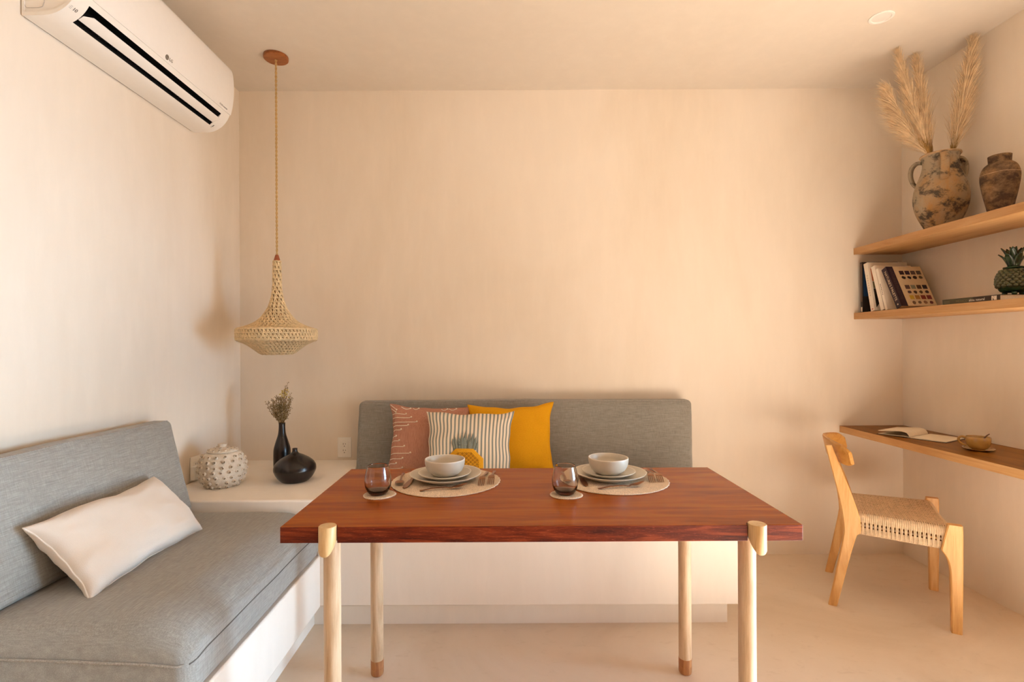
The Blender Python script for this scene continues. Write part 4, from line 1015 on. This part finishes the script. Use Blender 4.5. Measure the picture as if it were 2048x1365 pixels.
sw_cols = [[(0.030, 0.012, 0.018), (0.030, 0.014, 0.030), (0.105, 0.075, 0.070), (0.115, 0.095, 0.075)],
           [(0.030, 0.018, 0.015), (0.022, 0.014, 0.016), (0.035, 0.020, 0.018), (0.10, 0.075, 0.040)],
           [(0.105, 0.055, 0.048), (0.20, 0.20, 0.15), (0.085, 0.040, 0.020), (0.015, 0.012, 0.020)],
           [(0.075, 0.045, 0.050), (0.07, 0.04, 0.025), (0.085, 0.055, 0.025), (0.035, 0.020, 0.022)],
           [(0.55, 0.36, 0.05), (0.36, 0.17, 0.05), (0.20, 0.030, 0.022), (0.17, 0.025, 0.028)],
           [(0.17, 0.10, 0.06), (0.15, 0.09, 0.055), (0.26, 0.13, 0.08), (0.12, 0.025, 0.030)]]
zt = [0.213, 0.183, 0.125, 0.094, 0.063, 0.032]; rs = random.Random(2)
for i, row in enumerate(sw_cols):
    for j, c in enumerate(row):
        x0 = 0.058+j*0.0295; mt = clear('swatch', c, 0.5); s = 0.0235; z1 = zt[i]; z0 = z1-s
        if i in (1, 3, 5):           # small cut-out pictures of irregular outline
            P = [(x0+s*(0.5+0.5*rs.uniform(0.7, 1)*math.cos(a)), z0+s*(0.5+0.5*rs.uniform(0.6, 1)*math.sin(a))) for a in [2*PI*k/9+0.3 for k in range(9)]]
            g = G(); b = len(g.v); g.v += [(x, -TH-0.0005, z) for x, z in P]; g.face(range(b, b+9)); g.build('colour_specimen', mt, b5, smooth=False, solid=0.0002)
        else: quadp('colour_swatch', mt, b5, x0, x0+s, z0, z1, -TH)
# book lying flat: spine towards the room
fb_ = thing('book', 'dark olive book lying flat under the green pineapple', 'book', (SX+0.004, 2.2055, S0+0.0004), 0, 'books on the lower shelf')
g = G(); hw = 0.1355; th = 0.0235
g.box(0, 0.235, -hw, hw, 0, 0.0022); g.box(0, 0.235, -hw, hw, th-0.0022, th); g.box(0, 0.0022, -hw, hw, 0, th); g.build('cover', clear('olive_cover', (0.075, 0.062, 0.030), 0.45), fb_, bevel=0.0008)
g = G(); g.box(0.0022, 0.23, -hw+0.003, hw-0.003, 0.0022, th-0.0022); g.build('pages', M['page_edge'], fb_, smooth=False)
g = G(); g.box(-0.0005, 0.0003, -hw, -hw+0.12, 0.0006, th-0.0006); g.build('spine_band', clear('dark_spine_print', (0.038, 0.022, 0.014), 0.5), fb_, smooth=False)
text_geo('MEXICO', 0.0155, (-0.0008, 0.066, 0.0058), (0, -1, 0), (0, 0, 1)).build('spine_title', clear('print_olive_pale', (0.19, 0.155, 0.075)), fb_, smooth=False, solid=0.0002)
text_geo('alma natural', 0.0150, (-0.0008, 0.003, 0.0062), (0, -1, 0), (0, 0, 1)).build('spine_subtitle', M['white_cover'], fb_, smooth=False, solid=0.0002)
g = G()
for k in range(2): g.box(-0.0006, 0.0003, 0.098, 0.128, 0.007+k*0.006, 0.0085+k*0.006)
g.build('spine_small_print', clear('print_olive_mid', (0.22, 0.19, 0.12)), fb_, smooth=False)
g = G()
for y0, y1, z0, z1 in ((-0.100, -0.105, 0.003, 0.020), (-0.117, -0.122, 0.003, 0.020)): g.box(-0.0006, 0.0003, y1, y0, z0, z1)
for k in range(2):
    P = [(-0.103-k*0.007, 0.020), (-0.108-k*0.007, 0.020), (-0.116-k*0.004, 0.003), (-0.111-k*0.004, 0.003)]
    b = len(g.v); g.v += [(-0.0006, y, z) for y, z in P]; g.face(range(b, b+4))
g.build('spine_emblem', M['white_cover'], fb_, smooth=False, solid=0.0002)

# ------------------------------------------------------------------ green pineapple jar
pine = thing('pineapple_jar', 'glossy green ceramic pineapple jar standing on the flat book', 'ornament', (2.130, 2.130, S0+0.0004+th))
pp = catmull([(0.028, 0.012, 0), (0.044, 0.020, 0), (0.0535, 0.045, 0), (0.0545, 0.065, 0), (0.049, 0.090, 0), (0.038, 0.108, 0), (0.030, 0.114, 0)], 5)
g = G(); g.lathe([(p.x, p.y) for p in pp]+[(0.0005, 0.1145)], 48); g.build('body', M['green'], pine, angle=60)
src = None
for i in range(7):
    z = 0.040+i*0.0105; nsc = 17
    for k in range(nsc):
        a = 2*PI*(k+0.5*(i % 2))/nsc; j = min(range(len(pp)), key=lambda q: abs(pp[q].y-z)); r = pp[j].x
        A, B = pp[max(j-1, 0)], pp[min(j+1, len(pp)-1)]; nv = Vector(((B.y-A.y)*math.cos(a), (B.y-A.y)*math.sin(a), -(B.x-A.x))).normalized()
        if src is None:
            gg = G(); gg.lathe([(0.0090, -0.002), (0.0084, 0.0016), (0.0056, 0.0046), (0.0005, 0.0062)], 7, cap=False); src = gg.build('scale', M['green_scale'], pine, angle=180); o = src
        else: o = src.copy(); COL.objects.link(o); o.parent = pine
        o.location = (r*math.cos(a), r*math.sin(a), z); o.rotation_euler = (nv+Vector((0, 0, -0.25))).to_track_quat('Z', 'Y').to_euler()
        s = 1.06 if i < 5 else 0.85; o.scale = (s, s, 1)
g = G(); g.tube([(0.031*math.cos(a), 0.031*math.sin(a), 0.1165) for a in [2*PI*k/36 for k in range(36)]], 0.0035, 6, closed=True); g.lathe([(0.031, 0.113), (0.027, 0.119), (0.022, 0.122), (0.001, 0.1225)], 36); g.build('lid_collar', M['green'], pine)
def pleaf(a, r0, r1, z0, z1, w, curl):
    g = G(); rows = []; ca, sa = math.cos(a), math.sin(a); m_ = 8
    for i in range(m_+1):
        s = i/m_; r = r0+(r1-r0)*(s**1.3)+curl*max(0, s-0.7)*1.5; z = z0+(z1-z0)*s-curl*max(0, s-0.75)*1.0; hw = w*(0.75+0.9*s)*(1-s**3)+0.0006
        rows.append([((r-0.30*abs(q)*hw)*ca-q*hw*sa, (r-0.30*abs(q)*hw)*sa+q*hw*ca, z) for q in (-1, -0.5, 0, 0.5, 1)])
    g.grid(rows); return g.build('leaf', M['green'], pine, angle=180, solid=0.004)
for k in range(6): pleaf(2*PI*k/6+0.30, 0.016, 0.043, 0.119, 0.178, 0.0125, 0.008)
for k in range(5): pleaf(2*PI*k/5+0.10, 0.011, 0.036, 0.119, 0.203, 0.0125, 0.007)
for k in range(3): pleaf(2*PI*k/3+0.6, 0.005, 0.010, 0.119, 0.205, 0.0115, 0.003)
for k in range(3):
    a = 2*PI*k/3+PI/2*2.55; g = G(); g.ball((0.030*math.cos(a), 0.030*math.sin(a), 0.0095), 0.0095, 10); g.build('foot', M['green'], pine)

# ------------------------------------------------------------------ notebook and cup on the desk
nb = thing('notebook', 'open notebook with blank cream pages on the wall desk', 'notebook', (1.985, 2.500, DK), math.radians(29))
g = G(); g.box(-0.003, 0.198, -0.147, -0.002, 0, 0.0022); g.box(-0.003, 0.198, 0.002, 0.142, 0, 0.0022); g.box(-0.003, 0.198, -0.003, 0.003, 0.0, 0.0016)
g.build('cover', M['black_cover'], nb, bevel=0.0008)
g = G(); pr = [(-0.144, 0.0024), (-0.144, 0.0062), (-0.05, 0.0072), (-0.012, 0.0072), (-0.003, 0.0050), (-0.003, 0.0024)]
g.prism([(y, z) for y, z in pr], 'x', 0.0, 0.195); g.build('right_pages', M['page'], nb, angle=30)
def sheet(name, pts, th, skew=0.0):
    P = catmull([(y, z, 0) for y, z in pts], 6); g = G(); rows = []
    for x in (0.0, 0.05, 0.10, 0.15, 0.195):
        k = 1+skew*(x-0.1)
        rows.append([(x, p.x, 0.0026+(p.y)*k+th) for p in P]+[(x, p.x, 0.0026+(p.y)*k) for p in reversed(P)])
    g.grid(rows, closed_u=True); n_ = 2*len(P); g.face(tuple(reversed(range(n_)))); g.face(tuple(range(4*n_, 5*n_)))
    return g.build(name, M['page'], nb, angle=40)
sheet('turned_pages', [(0.001, 0.002), (0.005, 0.013), (0.016, 0.0225), (0.040, 0.0260), (0.075, 0.0225), (0.112, 0.0175), (0.136, 0.0155)], 0.0028)
sheet('left_pages', [(0.002, 0.0005), (0.010, 0.0018), (0.03, 0.0022), (0.08, 0.0012), (0.138, 0.0006)], 0.0010)

CX, CY = 2.058, 2.215
g = G(); g.lathe([(0.026, 0), (0.028, 0.002), (0.044, 0.0050), (0.0545, 0.0085), (0.0552, 0.0098), (0.0538, 0.0104), (0.044, 0.0072), (0.028, 0.0045), (0.0005, 0.0042)], 48)
o = g.build('saucer', M['cup'], None, angle=60); o.location = (CX, CY, DK); tag(o, 'small ochre glazed saucer under the coffee cup on the wall desk', 'saucer')
cup = thing('coffee_cup', 'ochre glazed coffee cup with a looped handle on its saucer', 'cup', (CX, CY, DK+0.0048))
cp = [(0.019, 0), (0.022, 0.0008), (0.030, 0.006), (0.0375, 0.016), (0.0410, 0.028), (0.0418, 0.042), (0.0416, 0.0535), (0.0406, 0.0548), (0.0394, 0.0538), (0.0390, 0.042), (0.0378, 0.028), (0.033, 0.016), (0.02, 0.008), (0.0005, 0.007)]
g = G(); g.lathe(cp, 56); g.build('body', M['cup'], cup, angle=70)
ha = math.radians(140)
P = catmull([(0.0395, 0.047, 0), (0.0520, 0.0505, 0), (0.0635, 0.043, 0), (0.0625, 0.028, 0), (0.0500, 0.0175, 0), (0.0375, 0.014, 0)], 5)
g = G(); g.tube([(p.x*math.cos(ha), p.x*math.sin(ha), p.y) for p in P], 0.0048, 10); g.build('handle', M['cup'], cup)
g = G(); g.lathe([(0.0004, 0.0395), (0.0386, 0.0392)], 40, cap=False); g.build('coffee', M['coffee'], cup, fix=False)
g = G(); g.tube(catmull([(-0.010, 0.0, 0.012), (0.012, 0.0, 0.036), (0.034, 0.002, 0.0580), (0.046, 0.003, 0.0655)], 4), [0.0030]*9+[0.0026, 0.0024, 0.0022, 0.0016], 8)
o = g.build('teaspoon', plain('dark_bronze', (0.09, 0.04, 0.02), 0.35, Metallic=0.6), None); o.location = (CX, CY, DK+0.0055); o.rotation_euler = (0, 0, math.radians(-8)); tag(o, 'dark teaspoon standing in the ochre coffee cup', 'spoon')

# ------------------------------------------------------------------ chair (local +X = front, +Y = its far side)
ch = thing('desk_chair', 'honey ash desk chair with woven paper cord seat drawn up to the wall desk', 'chair', (1.787, 2.401, 0), math.radians(-30.4))
def leg_loft(name, secs, mat, tq):
    """secs: (x0, x1, z, yc) outline in side view; tq: half thickness across"""
    g = G(); rows = []
    for s in secs:
        x0, x1, z, yc = s[:4]; t = s[4] if len(s) > 4 else tq; e = 0.004; f = 0.004
        rows.append([(x0+e, yc-t, z), (x1-e, yc-t, z), (x1, yc-t+f, z), (x1, yc+t-f, z), (x1-e, yc+t, z), (x0+e, yc+t, z), (x0, yc+t-f, z), (x0, yc-t+f, z)])
    g.grid(rows, closed_u=True); g.face(tuple(reversed(range(8)))); e_ = (len(rows)-1)*8; g.face(tuple(range(e_, e_+8)))
    return g.build(name, mat, ch, angle=32)
def smooth_secs(secs, n=4):
    P = catmull([(s[0], s[1], s[2]) for s in secs], n); Q = catmull([(s[3], s[4] if len(s) > 4 else 0, 0) for s in secs], n)
    return [(p.x, p.y, p.z, q.x, q.y) for p, q in zip(P, Q)]
for sd in (-1, 1):
    fy, sy = 0.196*sd, 0.180*sd
    secs = [(-0.232, -0.198, 0.0, fy, 0.013), (-0.212, -0.176, 0.10, fy*0.98+0*sy, 0.0135), (-0.190, -0.150, 0.22, fy*0.95, 0.014), (-0.176, -0.130, 0.30, sy, 0.0145), (-0.171, -0.119, 0.334, sy, 0.0145), (-0.170, -0.108, 0.343, sy, 0.0145), (-0.172, -0.106, 0.38, sy, 0.0145), (-0.178, -0.114, 0.43, sy, 0.0145), (-0.192, -0.138, 0.51, sy*0.985, 0.014), (-0.212, -0.170, 0.60, sy*0.97, 0.013), (-0.230, -0.198, 0.68, sy*0.955, 0.012), (-0.240, -0.214, 0.727, sy*0.95, 0.0115)]
    leg_loft('rear_leg', smooth_secs(secs, 3), M['chair'], 0.014)
    fy = 0.215*sd
    secs = [(0.197, 0.232, 0.0, fy, 0.0145), (0.196, 0.2335, 0.12, fy, 0.015), (0.194, 0.2345, 0.24, fy, 0.0155), (0.189, 0.2350, 0.285, fy, 0.016), (0.180, 0.2350, 0.312, fy, 0.016), (0.168, 0.2350, 0.332, fy, 0.016), (0.1655, 0.2350, 0.342, fy, 0.016), (0.170, 0.2350, 0.365, fy, 0.016), (0.178, 0.2350, 0.405, fy, 0.016), (0.187, 0.2345, 0.446, fy, 0.016)]
    leg_loft('front_leg', smooth_secs(secs, 3), M['chair'], 0.015)
def yside(x): return 0.163+(0.198-0.163)*(x+0.15)/0.33      # seat half width between the legs
g = G()                     # hidden frame rails the cord is wound on, plus an added dark core
for sd in (-1, 1):
    for z0, z1 in ((0.345, 0.375), (0.395, 0.420)):
        pts = [(-0.150, sd*(yside(-0.150)+0.006), 0), (0.19, sd*(yside(0.19)+0.006), 0)]
        a, b = pts
        for zc in ((z0+z1)/2,): g.tube([(a[0], a[1], zc), (b[0], b[1], zc)], 0.0115, 8)
for zc, w in ((0.405, 0.012),): g.tube([(-0.145, -0.165, zc), (-0.145, 0.165, zc)], w, 8); g.tube([(0.200, -0.2, zc), (0.200, 0.2, zc)], w, 8)
g.prism([(-0.145, -0.160), (0.19, -0.196), (0.19, 0.196), (-0.145, 0.160)], 'z', 0.378, 0.398)  # brown core added inside the seat so the side slots look dark
g.build('seat_rails_and_dark_core', M['desk_top'], ch)
# woven seat: warp runs front to back in pairs, weft side to side wrapping down over the side rails
def dip(x, y):
    s = 1-(y/0.2)**2; return 0.432-0.012*s*max(0, 1-(abs(x-0.02)/0.2)**2)-0.008*max(0, (x-0.10)/0.1)*s
g = G(); x0, x1 = -0.152, 0.196
nW = 26
for k in range(nW*2):
    pair = k//2; yy = -1+2*(pair+0.5+(0.21 if k % 2 else -0.21))/nW
    P = []; ns = 46
    for i in range(ns+1):
        x = x0+(x1-x0)*i/ns; y = yy*(yside(x)-0.002)
        P.append((x, y, dip(x, y)+0.0016*math.sin(PI*(i*0.5+pair))))
    P = [(x0-0.012, P[0][1], P[0][2]-0.016)]+P+[(x1+0.012, P[-1][1], P[-1][2]-0.010), (x1+0.017, P[-1][1], P[-1][2]-0.026), (x1+0.008, P[-1][1], P[-1][2]-0.044)]
    g.tube(P, 0.0027, 5)
nF = 46
for k in range(nF):
    x = x0+0.004+(x1-x0-0.008)*k/(nF-1); ns = nW*2; P = []; ys = yside(x)
    low = 0.338+0.0*x
    P += [(x, -(ys-0.012), low), (x, -(ys+0.012), low), (x, -(ys+0.019), low+0.008), (x, -(ys+0.020), 0.38), (x, -(ys+0.018), 0.415), (x, -(ys+0.010), 0.430)]
    for i in range(ns+1):
        y = -ys+2*ys*i/ns; P.append((x, y, dip(x, y)+0.0010-0.0030*math.sin(PI*(i*0.5+k))))
    P += [(x, (ys+0.010), 0.430), (x, (ys+0.018), 0.415), (x, (ys+0.020), 0.38), (x, (ys+0.019), low+0.008), (x, (ys+0.012), low), (x, (ys-0.012), low)]
    # cords gather in groups of two on the side so that dark slots stay open between them
    gshift = (0.0016 if k % 2 == 0 else -0.0016)
    P = [(p[0]+(gshift if abs(p[1]) > ys+0.013 and p[2] < 0.41 else 0), p[1], p[2]) for p in P]
    g.tube(P, 0.0026, 5)
    for sd in (-1, 1):           # extra wraps: solid bands at top and bottom of the side
        xm = x+(x1-x0)/(nF-1)/2
        for za, zb in ((0.394, 0.431), (0.338, 0.364)):
            g.tube([(xm, sd*(ys+0.0185), za), (xm, sd*(ys+0.0165), (za+zb)/2+0.006), (xm, sd*(ys+0.008), zb)] if za > 0.39 else [(xm, sd*(ys-0.01), za), (xm, sd*(ys+0.012), za), (xm, sd*(ys+0.0185), za+0.008), (xm, sd*(ys+0.0190), zb+0.006)], 0.0026, 5)
stuff(g.build('woven_seat', M['paper_cord'], ch, angle=180, fix=False))
g = G()                     # backrest board, bent forwards at both ends
rows = []; nS = 40
for i in range(nS+1):
    s = -1+2*i/nS; xb = -0.230+0.084*abs(s)**1.9; y = 0.222*s
    tx = 0.084*1.9*abs(s)**0.9*math.copysign(1, s); tv = Vector((tx, 0.222, 0)).normalized(); nv = Vector((tv.y, -tv.x, 0))
    e = max(0, abs(s)-0.80)/0.20
    zt_ = 0.748-0.018*s*s-0.020*e**2.2; zb_ = 0.648-0.010*s*s+0.018*e**2.2+0.006*(1-s*s)
    ring = []; th_ = 0.0085
    for (q, zz) in ((-1, 0.06), (-1, 0.5), (-1, 0.94), (-0.5, 1.0), (0.5, 1.0), (1, 0.94), (1, 0.5), (1, 0.06), (0.5, 0), (-0.5, 0)):
        z = zb_+(zt_-zb_)*zz; lean = -(z-0.70)*0.20
        ring.append((xb+lean+nv.x*q*th_, y+nv.y*q*th_, z))
    rows.append(ring)
g.grid(rows, closed_u=True); g.face(tuple(reversed(range(10)))); e_ = nS*10; g.face(tuple(range(e_, e_+10)))
g.build('backrest', M['backrest'], ch, angle=50)
